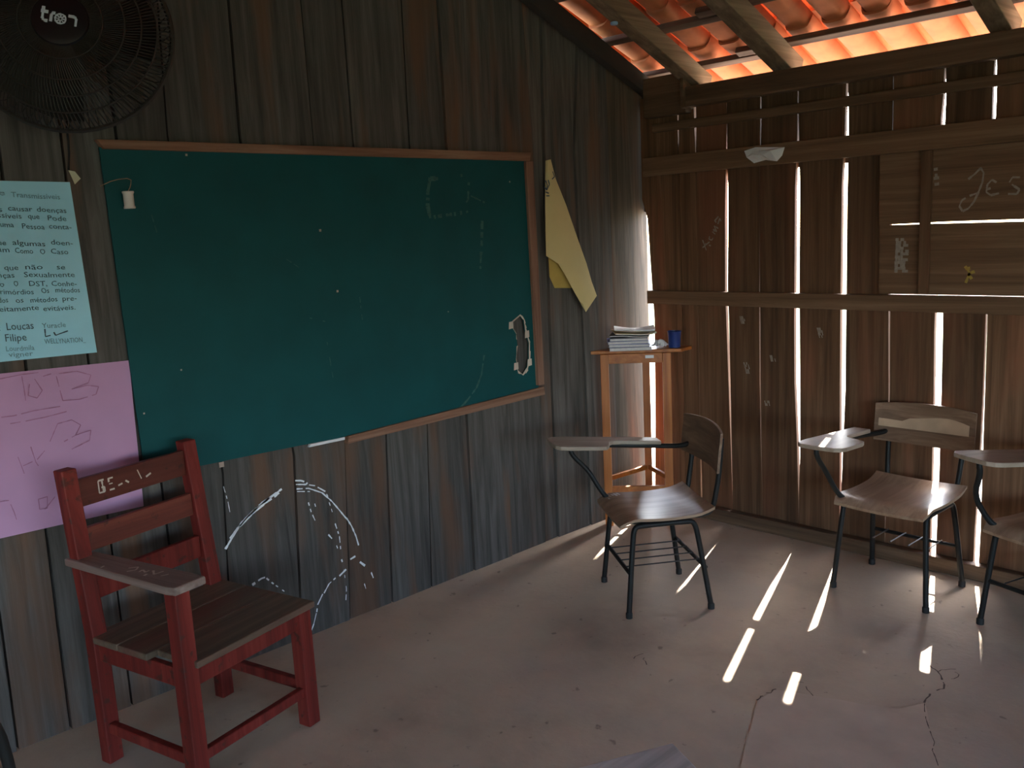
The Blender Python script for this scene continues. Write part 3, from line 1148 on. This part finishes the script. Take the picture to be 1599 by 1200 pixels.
tag(ink.build('handwriting', M['ink'], blue), kind='stuff')
tag(inkl.build('handwriting', M['ink_light'], blue), 'fainter blue handwriting', kind='stuff')
tp = [at(px, py, 0, XL + .011) - bbase for px, py in ((107, 266), (117, 268), (126, 279), (117, 288))]
MB().add(tp + [p + Vector((-.002, 0, 0)) for p in tp],
         [(0, 1, 2, 3), (7, 6, 5, 4), (0, 1, 5, 4), (1, 2, 6, 5), (2, 3, 7, 6), (3, 0, 4, 7)]).build('tape_strip', M['tape'], blue)

pk, pbase, _ = poster('poster', [(.425, 1.283), (1.197, 1.258), (1.186, .728), (.44, .745)], M['pink_paper'], .008, 5)
tag(pk, 'pink paper sheet with faint pencil lettering, low beside the chalkboard', 'poster')


def pp_(px, py):
    return at(px, py, 0, XL + .0235) - pbase


pen = MB()
for k, pts in enumerate((
        [(0, 592), (30, 586), (60, 582)], [(34, 588), (38, 610), (40, 626)], [(46, 600), (44, 618), (58, 622), (66, 610), (54, 592), (80, 584)],
        [(88, 588), (98, 626), (124, 624), (150, 616), (154, 604), (136, 602), (112, 608)], [(112, 608), (138, 598), (142, 586), (120, 580), (92, 584)],
        [(2, 652), (20, 650), (52, 642), (76, 638), (94, 635)], [(16, 662), (40, 658), (70, 652), (104, 643)],
        [(28, 714), (38, 740)], [(48, 698), (56, 722), (60, 728)], [(36, 728), (58, 718), (70, 704)], [(78, 690), (90, 662), (112, 656), (126, 664), (118, 680), (100, 690)],
        [(118, 680), (142, 672), (140, 688), (112, 702)], [(0, 784), (14, 782), (22, 800), (26, 812)], [(60, 780), (74, 776), (74, 794), (62, 796), (60, 780)], [(70, 796), (86, 776)])):
    ribbon(pen, [pp_(*p) for p in pts], .0032, (1, 0, 0), .05, k)
tag(pen.build('pencil_lettering', M['pencil'], pk), kind='stuff')

# ------------------------------------------------------------------ yellow paper hanging by one corner
yp = empty('hanging_paper', (XL, 3.45, 1.187))
tag(yp, 'yellow paper folded over and hanging from one corner right of the chalkboard', 'paper')


def yl(px, py, d):
    p = at(px, py, 0, XL + d)
    return Vector((d, p.y - 3.45, p.z - 1.187))


rows = [((852, 251, .012), (860, 249, .014)), ((851.5, 280, .022), (868, 280, .016)), ((851.5, 320, .03), (884, 320, .018)),
        ((852, 360, .034), (899, 364, .024)), ((853, 400, .036), (916, 412, .034)), ((872, 412, .044), (924, 440, .042)),
        ((884, 432, .048), (932, 462, .05)), ((898, 458, .052), (924, 474, .054)), ((914, 486, .054), (915, 487.5, .054))]
NU = 6


def ysurf(u, v):
    k = v * (len(rows) - 1)
    i = min(int(k), len(rows) - 2)
    t = k - i
    l0, l1, r0, r1 = rows[i][0], rows[i + 1][0], rows[i][1], rows[i + 1][1]
    a = [p * (1 - t) + q * t for p, q in zip(l0, l1)]
    b = [p * (1 - t) + q * t for p, q in zip(r0, r1)]
    px, py, d = [p * (1 - u) + q * u for p, q in zip(a, b)]
    return yl(px, py, d + .018 * math.sin(math.pi * u) * (1 - v * .6))


MB().sheet(ysurf, 6, 16, (-.001, 0, 0)).build('front_flap', M['yellow_paper'], yp, True)
bkp = [(856, 396), (893, 425), (893, 450), (866, 450), (858, 432)]
MB().prism(bkp, lambda a, b: yl(a, b, .010), lambda a, b: yl(a, b, .0118)).build('back_flap', M['yellow_dark'], yp)
yw = MB()
for k, pts in enumerate(([(852, 282), (855, 290), (853, 296)], [(850, 292), (854, 297), (858, 288), (856, 281)], [(852, 300), (857, 302)], [(853, 306), (858, 306)],
                         [(863, 268), (866, 276), (862, 280)])):
    ribbon(yw, [yl(*p, .036) for p in pts], .006, (1, -.3, 0), 0, k)
tag(yw.build('pen_marks', M['ink'], yp), kind='stuff')

# ------------------------------------------------------------------ wall fan
fan_c = Vector((-2.97, 1.045, 2.300))
yaw, pit, roll = -.50, .22, -.20
n_ = Vector((math.cos(yaw) * math.cos(pit), math.sin(yaw) * math.cos(pit), math.sin(pit)))
u_ = Vector((-math.sin(yaw), math.cos(yaw), 0))
v_ = n_.cross(u_)
u2 = u_ * math.cos(roll) + v_ * math.sin(roll)
v2 = n_.cross(u2)
fan = empty('wall_fan', (XL, fan_c.y, fan_c.z))
FB = Vector((XL, fan_c.y, fan_c.z))
tag(fan, 'large black wall fan with a round wire guard above the blue poster', 'fan')
RF = .30


def fp(r, a, h):
    return fan_c - FB + (u2 * math.cos(a) + v2 * math.sin(a)) * r + n_ * h


def ring(r, h, t, name, mat='fan_black'):
    MB().tube([fp(r, 2 * math.pi * k / 48, h) for k in range(48)], t, 6, 0, True).build(name, M[mat], fan, True)


prof_r = [(.075, .075), (.13, .070), (.19, .058), (.25, .035), (.285, .010), (RF, -.02)]
ring(RF, -.02, .008, 'guard_rim')
for r, h in ((.115, .074), (.175, .064), (.22, .050), (.262, .030)):
    ring(r, h, .0028, 'guard_ring')
sp_ = MB()
NS = 150
for k in range(NS):
    a0 = 2 * math.pi * k / NS
    pts = [fp(r, a0 + .28 * (r - .075) / .22, h) for r, h in prof_r]
    sp_.tube(pts, .0021, 4, 0)
tag(sp_.build('front_guard', M['fan_black'], fan), kind='stuff')
rg = MB()
for k in range(60):
    a0 = 2 * math.pi * k / 60
    rg.tube([fp(.08, a0, -.12), fp(.2, a0, -.105), fp(.27, a0, -.07), fp(RF, a0, -.02)], .0018, 4, 0)
tag(rg.build('rear_guard', M['fan_black'], fan), kind='stuff')
bd = MB()
FM = Matrix(((u2.x, v2.x, n_.x, 0), (u2.y, v2.y, n_.y, 0), (u2.z, v2.z, n_.z, 0), (0, 0, 0, 1)))
FM = Matrix.Translation(fan_c - FB) @ FM
bd.lathe([(.060, .066), (.079, .068), (.081, .074), (.076, .082), (.060, .086), (.0, .0875)], 40, FM)
badge = bd.build('badge', M['fan_badge'], fan, True)
lg = MB()


def fl_(x, y):
    return FM @ Vector((x, y, .0895))


def arc(cx, cy, r, a0, a1, n=16):
    return [fl_(cx + r * math.cos(math.radians(a0 + (a1 - a0) * k / n)), cy + r * math.sin(math.radians(a0 + (a1 - a0) * k / n))) for k in range(n + 1)]


LW = .0085
# t, r, wheel-shaped o, n
ribbon(lg, [fl_(-.044, .026), fl_(-.044, -.006)] + arc(-.036, -.008, .008, 180, 270, 5) + [fl_(-.029, -.016)], LW, n_, 0, 1)
ribbon(lg, [fl_(-.050, .011), fl_(-.030, .011)], LW, n_, 0, 2)
ribbon(lg, [fl_(-.021, -.016), fl_(-.021, .004)] + arc(-.014, .004, .007, 180, 90, 5) + [fl_(-.011, .011)], LW, n_, 0, 3)
ribbon(lg, arc(.004, -.003, .0145, 0, 360, 28), LW * .6, n_, 0, 4)
for k in range(8):
    a = math.pi * k / 4
    ribbon(lg, [fl_(.004 + .003 * math.cos(a), -.003 + .003 * math.sin(a)), fl_(.004 + .013 * math.cos(a), -.003 + .013 * math.sin(a))], LW * .45, n_, 0, k)
ribbon(lg, [fl_(.024, .010), fl_(.036, .010)] + arc(.038, .002, .008, 90, 0, 6) + [fl_(.046, -.018)], LW, n_, 0, 5)
tag(lg.build('badge_lettering', M['badge_white'], badge), kind='stuff')
for k in range(3):
    bl_ = MB()

    def blade(u, v, k=k):
        r = .06 + .20 * v
        a = 2 * math.pi * k / 3 + .3 + (u - .5) * (1.25 - .25 * v)
        return fp(r, a, -.02 + (u - .5) * -.07)
    bl_.sheet(blade, 8, 6, n_ * -.003)
    bl_.build('blade', M['fan_blade'], fan, True)
MB().lathe([(.02, -.16), (.06, -.155), (.07, -.11), (.066, -.06), (.05, -.05), (.05, .0), (.0, .005)], 24, FM).build('motor_housing', M['fan_black'], fan, True)
arm = MB()
tail = fan_c - FB - n_ * .13
arm.tube([tail, tail + Vector((-.01, 0, -.05)), Vector((.05, 0, -.10)), Vector((.012, 0, -.11))], .018, 10, 2)
arm.box(.0005, .018, -.05, .05, -.19, -.03)
arm.build('wall_bracket', M['fan_black'], fan, True)
c0 = at(104, 190, 0, XL + .012) - FB
MB().tube([Vector((.012, c0.y + .02, -.15)), Vector((.006, c0.y, c0.z)), at(108, 230, 0, XL + .006) - FB, at(107, 266, 0, XL + .006) - FB], .0035, 6, 1).build('cord', M['rubber'], fan, True)

# ------------------------------------------------------------------ red wooden armchair
rc = empty('armchair', (-2.76, 1.1575, 0), math.atan2(-.969, .248))
tag(rc, 'worn red-painted wooden armchair with a slatted back and one flat arm', 'chair')
RX, RY = .232, .215


def rbar(name, a, b, w, d, mat='red_paint', up=(0, 0, 1), bev=.004, **k):
    return MB().bar(a, b, w, d, up, **k).build(name, M[mat], rc, bevel=bev)


LG = .052
# sitter's right (+x) carries the arm
rbar('leg', (RX, RY, 0), (RX, RY, .668), LG, LG, up=(0, 1, 0))
rbar('leg', (-RX, RY, 0), (-RX, RY, .415), LG, LG, up=(0, 1, 0))
for s, zt in ((1, .975), (-1, .965)):
    mb = MB()
    lv = [(0, -RY), (.44, -RY), (zt, -RY - .055)]
    vs = []
    for z, y in lv:
        for i, j in ((-1, -1), (1, -1), (1, 1), (-1, 1)):
            vs.append((s * (RX - .004 * (z > .5)) + i * LG / 2, y + j * .045 / 2, z))
    fs = [(3, 2, 1, 0), (8, 9, 10, 11)] + [(k * 4 + j, k * 4 + (j + 1) % 4, k * 4 + 4 + (j + 1) % 4, k * 4 + 4 + j) for k in range(2) for j in range(4)]
    mb.add(vs, fs).build('back_post', M['red_paint'], rc, bevel=.004)


def yb_(z):
    return -RY - .055 * max(0, (z - .44) / .53)


for k, (z0, z1) in enumerate(((.845, .935), (.700, .780), (.545, .625))):
    zc = (z0 + z1) / 2
    sl = rbar('back_slat', (-RX + .03, yb_(zc), zc), (RX - .03, yb_(zc), zc), .022, z1 - z0, 'red_slat' if k < 2 else 'red_paint')
    if k == 0:
        scr = MB()
        yf = yb_(zc) + .0125
        # scratched lettering, read from the front
        for q, pts in enumerate((
                [(.115, .03), (.135, .03), (.135, -.02), (.115, -.02), (.115, .0), (.126, .0)], [(.122, .032), (.12, -.022)],
                [(.098, .03), (.098, -.02), (.08, -.02)], [(.098, .028), (.082, .028)], [(.098, .005), (.085, .005)],
                [(.066, -.012), (.05, -.008)], [(.038, .0), (.026, -.012)], [(-.01, .03), (-.022, -.012)], [(-.04, -.01), (-.06, .0)])):
            ribbon(scr, [Vector((x, yf, zc + z * .8)) for x, z in pts], .0055, (0, 1, 0), .12, q)
        tag(scr.build('scratched_letters', M['hole_edge'], sl), kind='stuff')
# seat boards
for y0, y1 in ((-RY - .01, -.075), (-.073, .068), (.070, RY + .040)):
    MB().box(-RX - .035, RX - .012 if y1 > .2 else RX + .025, y0, y1, .418, .440).build('seat_board', M['worn_seat'], rc, bevel=.004)
rbar('apron', (-RX + .02, RY + .004, .385), (RX - .02, RY + .004, .385), .022, .062)
rbar('apron', (-RX + .02, -RY, .385), (RX - .02, -RY, .385), .022, .062)
for s in (1, -1):
    rbar('apron', (s * RX, -RY + .02, .385), (s * RX, RY - .02, .385), .024, .062)
rbar('stretcher', (RX, -RY + .02, .12), (RX, RY - .02, .12), .026, .036)
rbar('stretcher', (-RX, -RY + .02, .14), (-RX, RY - .02, .14), .026, .036)
rbar('stretcher', (-RX + .02, RY, .125), (RX - .02, RY, .125), .026, .034)
am = MB().prism([(RX - .052, -RY - .05), (RX + .036, -RY - .06), (RX + .052, RY + .02), (RX + .045, RY + .055), (RX - .06, RY + .06), (RX - .062, RY)],
                lambda x, y: (x, y, .669), lambda x, y: (x, y, .694)).build('armrest', M['worn_arm'], rc, bevel=.005)
asq = MB()
for q, pts in enumerate(([(.02, .02), (.0, .035), (-.02, .02), (.0, .0)], [(.02, .06), (-.01, .055), (.0, .08), (-.03, .075)], [(.02, .1), (-.02, .09), (.0, .12), (-.03, .125)],
                         [(.02, -.09), (.035, -.085)], [(.0, .15), (-.02, .16)])):
    ribbon(asq, [Vector((RX + .0 + x, y, .6946)) for x, y in pts], .007, (0, 0, 1), .15, q)
tag(asq.build('chalk_scribble', M['hole_edge'], am), kind='stuff')

# ------------------------------------------------------------------ student chairs with writing tablets
def student_chair(loc, facing, label, opts):
    fx, fy = facing
    root = empty('student_chair', loc, math.atan2(-fx, fy))
    tag(root, label, 'chair', 'student chairs with writing tablets')
    R = .0115
    H = .402
    for s in (-1, 1):
        MB().tube([(s * .205, .182, .012), (s * .182, .150, H - .07), (s * .178, .140, H - .014), (s * .178, .105, H - .010),
                   (s * .178, -.085, H - .010), (s * .178, -.12, H - .014), (s * .182, -.135, H - .07), (s * .205, -.182, .012)], R, 10, 2).build('leg_frame', M['black_metal'], root, True)
        for e in (1, -1):
            MB().lathe([(.010, 0), (.0145, .001), (.0145, .022), (.012, .026)], 12, Matrix.Translation((s * .2045, e * .1815, 0))).build('foot_cap', M['rubber'], root, True)
        MB().tube([(s * .150, .165, H + .002), (s * .150, -.10, H + .002), (s * .152, -.185, H + .002), (s * .155, -.215, H + .03),
                   (s * .16, -.225, H + .09), (s * .165, -.240, .58), (s * .165, -.252, .735)], R, 10, 2).build('seat_rail', M['black_metal'], root, True)
    for e in (1, -1):
        y = e * .164
        if e > 0 and not opts.get('front', True):
            continue
        MB().tube([(-.193, y, .185), (.193, y, .185)], .009, 8, 0).build('stretcher', M['black_metal'], root, True)
    for q in (-.12, -.04, .04, .12):
        MB().tube([(q, .164 if opts.get('front', True) else -.01, .196), (q, -.164, .196)], .0032, 6, 0).build('rack_wire', M['wire_metal'], root, True)
    for q in (-.10, .10):
        MB().tube([(-.178, q, H - .010), (.178, q, H - .010)], .009, 8, 0).build('cross_tube', M['black_metal'], root, True)
    # moulded seat
    def seat(u, v):
        x = (u - .5) * .405
        y = -.205 + v * .41
        z = H + .0265 - .012 * math.sin(math.pi * min(1, v * 1.1)) - .030 * max(0, (v - .78) / .22) ** 2 + .018 * max(0, (.22 - v) / .22) ** 2
        z += .006 * (2 * abs(u - .5)) ** 2
        k = 1 - .05 * (v > .97)
        return (x * k, y, z)
    st = MB().sheet(seat, 10, 14, (0, 0, -.012)).build('seat', M['plywood'], root, True)
    if opts.get('scuff'):
        sc_ = MB()
        for q in range(7):
            yy = .195 - q * .013
            ribbon(sc_, [Vector((.185, yy, H + .0285 - .03 * max(0, ((yy + .205) / .41 - .78) / .22) ** 2 )), Vector((.185 - .03 - .010 * (q % 3), yy - .01, H + .0275 - .03 * max(0, ((yy + .195) / .41 - .78) / .22) ** 2))], .010, (0, 0, 1), .1, q)
        tag(sc_.build('scuff_mark', M['white_paper'], st), kind='stuff')
    # curved back board
    def back(u, v, off=0.0):
        t = (u - .5) * 2
        x = t * .222
        z = .592 + v * .188 - .012 * t * t * (1 if v > .5 else -.6)
        y = -.246 - .018 * v + .032 * t * t - .004 + off
        return (x, y, z)
    bk_ = MB().sheet(back, 12, 4, (0, .011, 0)).build('backrest', M['ply_dark'], root, True)
    if opts.get('peel'):
        MB().sheet(lambda u, v: back(.06 + u * .90, .36 + v * (.32 - .08 * (u > .7) + .05 * math.sin(7 * u)), .0118), 12, 2, (0, .0008, 0)).build('bare_patch', M['bare_ply'], bk_)
    # writing tablet, wide end in front
    zt = opts.get('zt', .690)
    o, i_, a0 = .275, .065, .195
    poly = [(o, -.125), (o + .004, .30), (o - .006, .375), (o - .03, .40), (o - .10, .405), (i_ + .03, .395), (i_ + .006, .375), (i_, .34), (i_ + .004, .20),
            (i_ + .015, .165), (i_ + .05, .145), (a0 - .03, .13), (a0 - .008, .11), (a0, .07), (a0, -.125)]
    ta = math.radians(opts.get('yaw', 0))
    tpx, tpy = opts.get('pivot', (.235, 0))
    tdx, tdy = opts.get('shift', (0, 0))
    tk = opts.get('tilt', 0)

    def tr(x, y, z):
        dx_, dy_ = x - tpx, y - tpy
        return (tpx + tdx + dx_ * math.cos(ta) + dy_ * math.sin(ta), tpy + tdy - dx_ * math.sin(ta) + dy_ * math.cos(ta), z + tk * dy_)
    tb = MB().prism(poly, lambda x, y: tr(x, y, zt), lambda x, y: tr(x, y, zt + .018)).build('writing_tablet', M['tablet'], root, bevel=.003)
    MB().tube([(.165, -.245, .645), (.19, -.20, zt - .022), tr(.228, -.10, zt - .0125), tr(.236, .18, zt - .0125)], R, 10, 2).build('arm_tube', M['black_metal'], root, True)
    MB().tube([(.165, .150, H + .0), (.192, .185, H + .04), (.215, .235, H + .14), tr(.225, .29, zt - .06), tr(.228, .30, zt - .022), tr(.222, .27, zt - .012), tr(.19, .24, zt - .012)], R, 10, 2).build('tablet_support', M['black_metal'], root, True)
    return root


student_chair((-2.355, 3.057, 0), (-.573, -.819), 'student chair with writing tablet in front of the orange corner stand',
              dict(scuff=True, zt=.644, yaw=-1, tilt=.094, shift=(.014, .014)))
student_chair((-1.590, 3.796, 0), (-.03, -1), 'student chair with a peeled backrest under the shuttered window', dict(peel=True, zt=.655, front=False, tilt=.06))
student_chair((-.940, 3.747, 0), (-.30, -.954), 'student chair cut off by the right edge of the photo', dict(zt=.669, yaw=10, tilt=.106, shift=(-.094, -.042)))

# a tubular chair of which only the corner of the back shows
tc_ = empty('metal_chair', (-2.0, .17, 0), 0)
tag(tc_, 'black tubular metal chair, only its back tube in the bottom left corner', 'chair')
MB().tube([(.16, -.19, .012), (.17, -.19, .42), (.20, -.19, .80 - .02), (.205, -.16, .806), (.205, .16, .806), (.20, .19, .78), (.17, .205, .42), (.16, .21, .012)], .0105, 10, 2).build('back_tube', M['black_metal'], tc_, True)
for s in (-1, 1):
    MB().tube([(.168, s * .195, .40), (-.16, s * .185, .40), (-.20, s * .185, .37), (-.215, s * .19, .012)], .0105, 10, 2).build('leg_frame', M['black_metal'], tc_, True)
MB().box(-.20, .15, -.185, .185, .412, .424).build('seat', M['plywood'], tc_, bevel=.004)
MB().box(.172, .184, -.165, .165, .50, .62).build('backrest', M['ply_dark'], tc_, bevel=.003)

# ------------------------------------------------------------------ pale desk at the bottom of the photo
dk = empty('school_desk', (0, 0, 0))
apex = at(1050, 1160, 2, .72)
e1 = Vector((-.41, -.91, 0)).normalized()
e2 = Vector((.91, -.41, 0)).normalized()
dk.location = (apex.x, apex.y, 0)
tag(dk, 'pale school desk whose top corner pokes into the bottom of the photo', 'desk')
Z0 = Vector((0, 0, .70))
mb = MB()
cs = [Vector(), e2 * .60, e2 * .60 + e1 * .45, e1 * .45]
mb.add([c + Z0 for c in cs] + [c + Z0 + Vector((0, 0, .02)) for c in cs], [(3, 2, 1, 0), (4, 5, 6, 7), (0, 1, 5, 4), (1, 2, 6, 5), (2, 3, 7, 6), (3, 0, 4, 7)])
mb.build('desk_top', M['desk_white'], dk, bevel=.003)
for a, b in ((.05, .05), (.55, .05), (.05, .40), (.55, .40)):
    p = e2 * a + e1 * b
    MB().tube([p + Vector((0, 0, 0)), p + Vector((0, 0, .70))], .012, 10, 0).build('leg', M['black_metal'], dk, True)
for b in (.05, .40):
    p, q = e2 * .05 + e1 * b, e2 * .55 + e1 * b
    MB().tube([p + Vector((0, 0, .66)), q + Vector((0, 0, .66))], .010, 8, 0).build('cross_tube', M['black_metal'], dk, True)

# ------------------------------------------------------------------ corner stand
sd = empty('corner_stand', (-3.02, 3.84, 0))
tag(sd, 'tall orange-varnished three-legged wooden stand in the room corner', 'stand')
SB = Vector((-3.02, 3.84, 0))
ZT = .975


def sv(x, y, z):
    return Vector((x, y, z)) - SB


FLg, FRg, BKg = (-3.128, 3.665), (-2.872, 3.872), (-3.105, 3.995)
dirf = (Vector((*FRg, 0)) - Vector((*FLg, 0))).normalized()
for p in (FLg, FRg):
    MB().bar(sv(*p, 0), sv(*p, ZT - .018), .044, .044, dirf).build('leg', M['orange_wood'], sd, bevel=.003)
MB().bar(sv(*BKg, 0), sv(*BKg, ZT - .018), .040, .040, dirf).build('leg', M['orange_wood'], sd, bevel=.003)
for a, b, z in ((FLg, FRg, ZT - .045), (FLg, BKg, ZT - .045), (FRg, BKg, ZT - .045)):
    MB().bar(sv(*a, z), sv(*b, z), .018, .052).build('apron', M['orange_wood_h'], sd, bevel=.002)
MB().bar(sv(*FLg, .205), sv(*FRg, .205), .020, .034).build('stretcher', M['orange_wood_h'], sd, bevel=.002)
MB().bar(sv(*FLg, .265), sv(*BKg, .265), .018, .026).build('stretcher', M['orange_wood_h'], sd, bevel=.002)
MB().bar(sv(*FRg, .265), sv(*BKg, .265), .018, .026).build('stretcher', M['orange_wood_h'], sd, bevel=.002)
top = [(-3.178, 3.612), (-2.806, 3.912), (-2.812, 4.020), (-3.150, 4.025), (-3.180, 3.99)]
MB().prism(top, lambda x, y: sv(x, y, ZT - .018), lambda x, y: sv(x, y, ZT)).build('stand_top', M['orange_wood_h'], sd, bevel=.003)
q0 = Vector((*FLg, 0)).lerp(Vector((*FRg, 0)), .66) + Vector((dirf.y, -dirf.x, 0)) * .0105
q1 = q0 + dirf * .045
MB().add([sv(q0.x, q0.y, ZT - .046), sv(q1.x, q1.y, ZT - .046), sv(q1.x, q1.y, ZT - .03), sv(q0.x, q0.y, ZT - .03)], [(0, 1, 2, 3)]).build('label_sticker', M['white_paper'], sd)

# notebooks and magazines stacked on the stand
rotf = math.atan2(dirf.y, dirf.x)


def book(x, y, z, w, d, h, rz, cover, label, soft=False, tilt=0.0):
    root = empty('notebook', (x, y, z), rotf + rz)
    root.rotation_euler[0] = tilt
    tag(root, label, 'notebook', 'books stacked on the corner stand')
    c = .0015
    MB().box(-w / 2, w / 2, -d / 2, d / 2, 0, c).build('cover', M[cover], root)
    MB().box(-w / 2 + .002, w / 2 - .002, -d / 2 + .002, d / 2 - .004, c, h - c).build('pages', M['page_edge'], root)
    MB().box(-w / 2, w / 2, -d / 2, d / 2, h - c, h).build('cover', M[cover], root)
    return root


bx, by = -3.045, 3.775
book(bx, by + .01, ZT + .0005, .225, .165, .018, .02, 'cover_grey', 'white notebook at the very bottom of the stack on the stand')
book(bx - .006, by + .012, ZT + .019, .215, .160, .016, -.04, 'cover_blue', 'blue-covered notebook second from the bottom of the stack')
book(bx - .014, by + .004, ZT + .0355, .215, .160, .016, .05, 'cover_blue', 'blue-covered notebook in the middle of the stack')
book(bx - .006, by + .008, ZT + .052, .200, .150, .014, -.03, 'cover_grey', 'thin grey notebook right under the magazines')


def magazine(x, y, z, w, d, rz, mat, label, sag):
    root = empty('magazine', (x, y, z), rotf + rz)
    tag(root, label, 'magazine', 'magazines on top of the stack')

    def f(u, v):
        xx, yy = (u - .5) * w, (v - .5) * d
        return (xx, yy, .007 + sag * (abs(u - .5) * 2) ** 2 + .004 * math.sin(5 * u + 2 * v))
    MB().sheet(f, 10, 6, (0, 0, -.002)).build('cover', mat, root, True)

    def f2(u, v):
        p = f(u, v)
        return (p[0] * .98, p[1] * .97 + .001, p[2] - .002)
    MB().sheet(f2, 10, 6, (0, 0, -.004)).build('pages', M['page_edge'], root, True)
    return root


magazine(bx + .0, by + .015, ZT + .0705, .21, .16, -.12, M['cover_dark'], 'dark-covered magazine under the yellowish one on the stack', .004)
magazine(bx + .022, by + .012, ZT + .0815, .22, .165, .16, M['cover_yellow'], 'yellowish curled magazine near the top of the stack', .010)
magazine(bx + .014, by + .03, ZT + .1005, .215, .16, .02, M['white_paper'], 'white curled magazine topmost on the stack', .007)
# crumpled papers beside the stack
cp = MB()
rt = random.Random(21)
N = 7
pts = {}


def crum(u, v):
    key = (round(u * N), round(v * N))
    if key not in pts:
        pts[key] = rt.uniform(0, .03) * (1 - abs(u - .5)) + .006
    return (( u - .5) * .075, (v - .5) * .07, pts[key] + .02 * math.sin(math.pi * u) * math.sin(math.pi * v))


p_ = dirf * .095
o = cp.sheet(crum, N, N, (0, 0, -.001)).build('crumpled_paper', M['white_paper'], None)
o.location = (-2.925, 3.885, ZT + .001)
tag(o, 'crumpled white papers between the book stack and the blue cup', 'paper')

cup = empty('cup', (-2.862, 3.932, ZT + .0005))
tag(cup, 'small dark blue plastic cup on the right end of the corner stand', 'cup')
MB().lathe([(.028, 0), (.031, .002), (.036, .085), (.037, .088), (.035, .088), (.030, .006), (.0, .005)], 28).build('cup_body', M['blue_plastic'], cup, True)
MB().tube([(.0368 * math.cos(2 * math.pi * k / 28), .0368 * math.sin(2 * math.pi * k / 28), .087) for k in range(28)], .0016, 6, 0, True).build('cup_rim', M['blue_plastic'], cup, True)

# ------------------------------------------------------------------ scrap of paper stuck on the upper rail
a = [at(px, py, 1, YB - .034) for px, py in ((1163, 236), (1180, 230), (1226, 230), (1222, 243), (1214, 252), (1196, 250), (1178, 255), (1166, 246))]
cen = sum(a, Vector()) / len(a)
sc_ = MB()
rt = random.Random(4)
vs = [Vector((cen.x, cen.y - .012, cen.z))]
for p in a:
    vs.append(p.lerp(cen, rt.uniform(.3, .6)) + Vector((0, -rt.uniform(.002, .030), rt.uniform(-.012, .012))))
n8 = len(a)
vs += [p + Vector((0, -rt.uniform(.001, .006), 0)) for p in a]
fs = [(0, 1 + i, 1 + (i + 1) % n8) for i in range(n8)]
fs += [(1 + i, 1 + n8 + i, 1 + n8 + (i + 1) % n8, 1 + (i + 1) % n8) for i in range(n8)]
vs = [v - cen for v in vs]
o = sc_.add(vs, fs).build('paper_scrap', M['white_paper'])
o.location = cen
sl = o.modifiers.new('thickness', 'SOLIDIFY')
sl.thickness = .001
tag(o, 'torn white paper scrap stuck on the upper rail of the slatted wall', 'paper')

# ------------------------------------------------------------------ a tree outside that shades the top of the corner
tree = empty('tree', (-5.5, 7.7, -.1))
tag(tree, 'leafy tree standing outside behind the slatted wall', 'tree')
tk_ = MB()
tk_.tube([(0, 0, 0), (.05, -.02, 1.5), (-.02, 0, 3.2), (.15, -.1, 4.6), (.3, -.1, 5.6)], .10, 10, 2)
tk_.tube([(.0, 0, 3.3), (.5, -.25, 4.2), (1.1, -.6, 5.0), (1.5, -.7, 5.2)], .045, 8, 2)
tk_.build('trunk', M['bark'], tree, True)
lv = MB()
rt = random.Random(77)


def leaves(c, rad, n):
    for _ in range(n):
        d = Vector((rt.gauss(0, 1), rt.gauss(0, 1), rt.gauss(0, 1))).normalized() * rt.random() ** .4
        p = Vector(c) + Vector((d.x * rad[0], d.y * rad[1], d.z * rad[2]))
        a = Vector((rt.gauss(0, 1), rt.gauss(0, 1), rt.gauss(0, .6))).normalized() * .075
        b = a.cross(Vector((rt.gauss(0, 1), rt.gauss(0, 1), rt.gauss(0, 1)))).normalized() * .035
        lv.add([p - a, p + b, p + a, p - b], [(0, 1, 2, 3)])


leaves((1.43, -.7, 5.30), (.50, .5, .34), 1700)
leaves((.4, -.1, 6.3), (1.0, 1.0, .8), 1500)
tag(lv.build('foliage', M['leaf'], tree), kind='stuff')
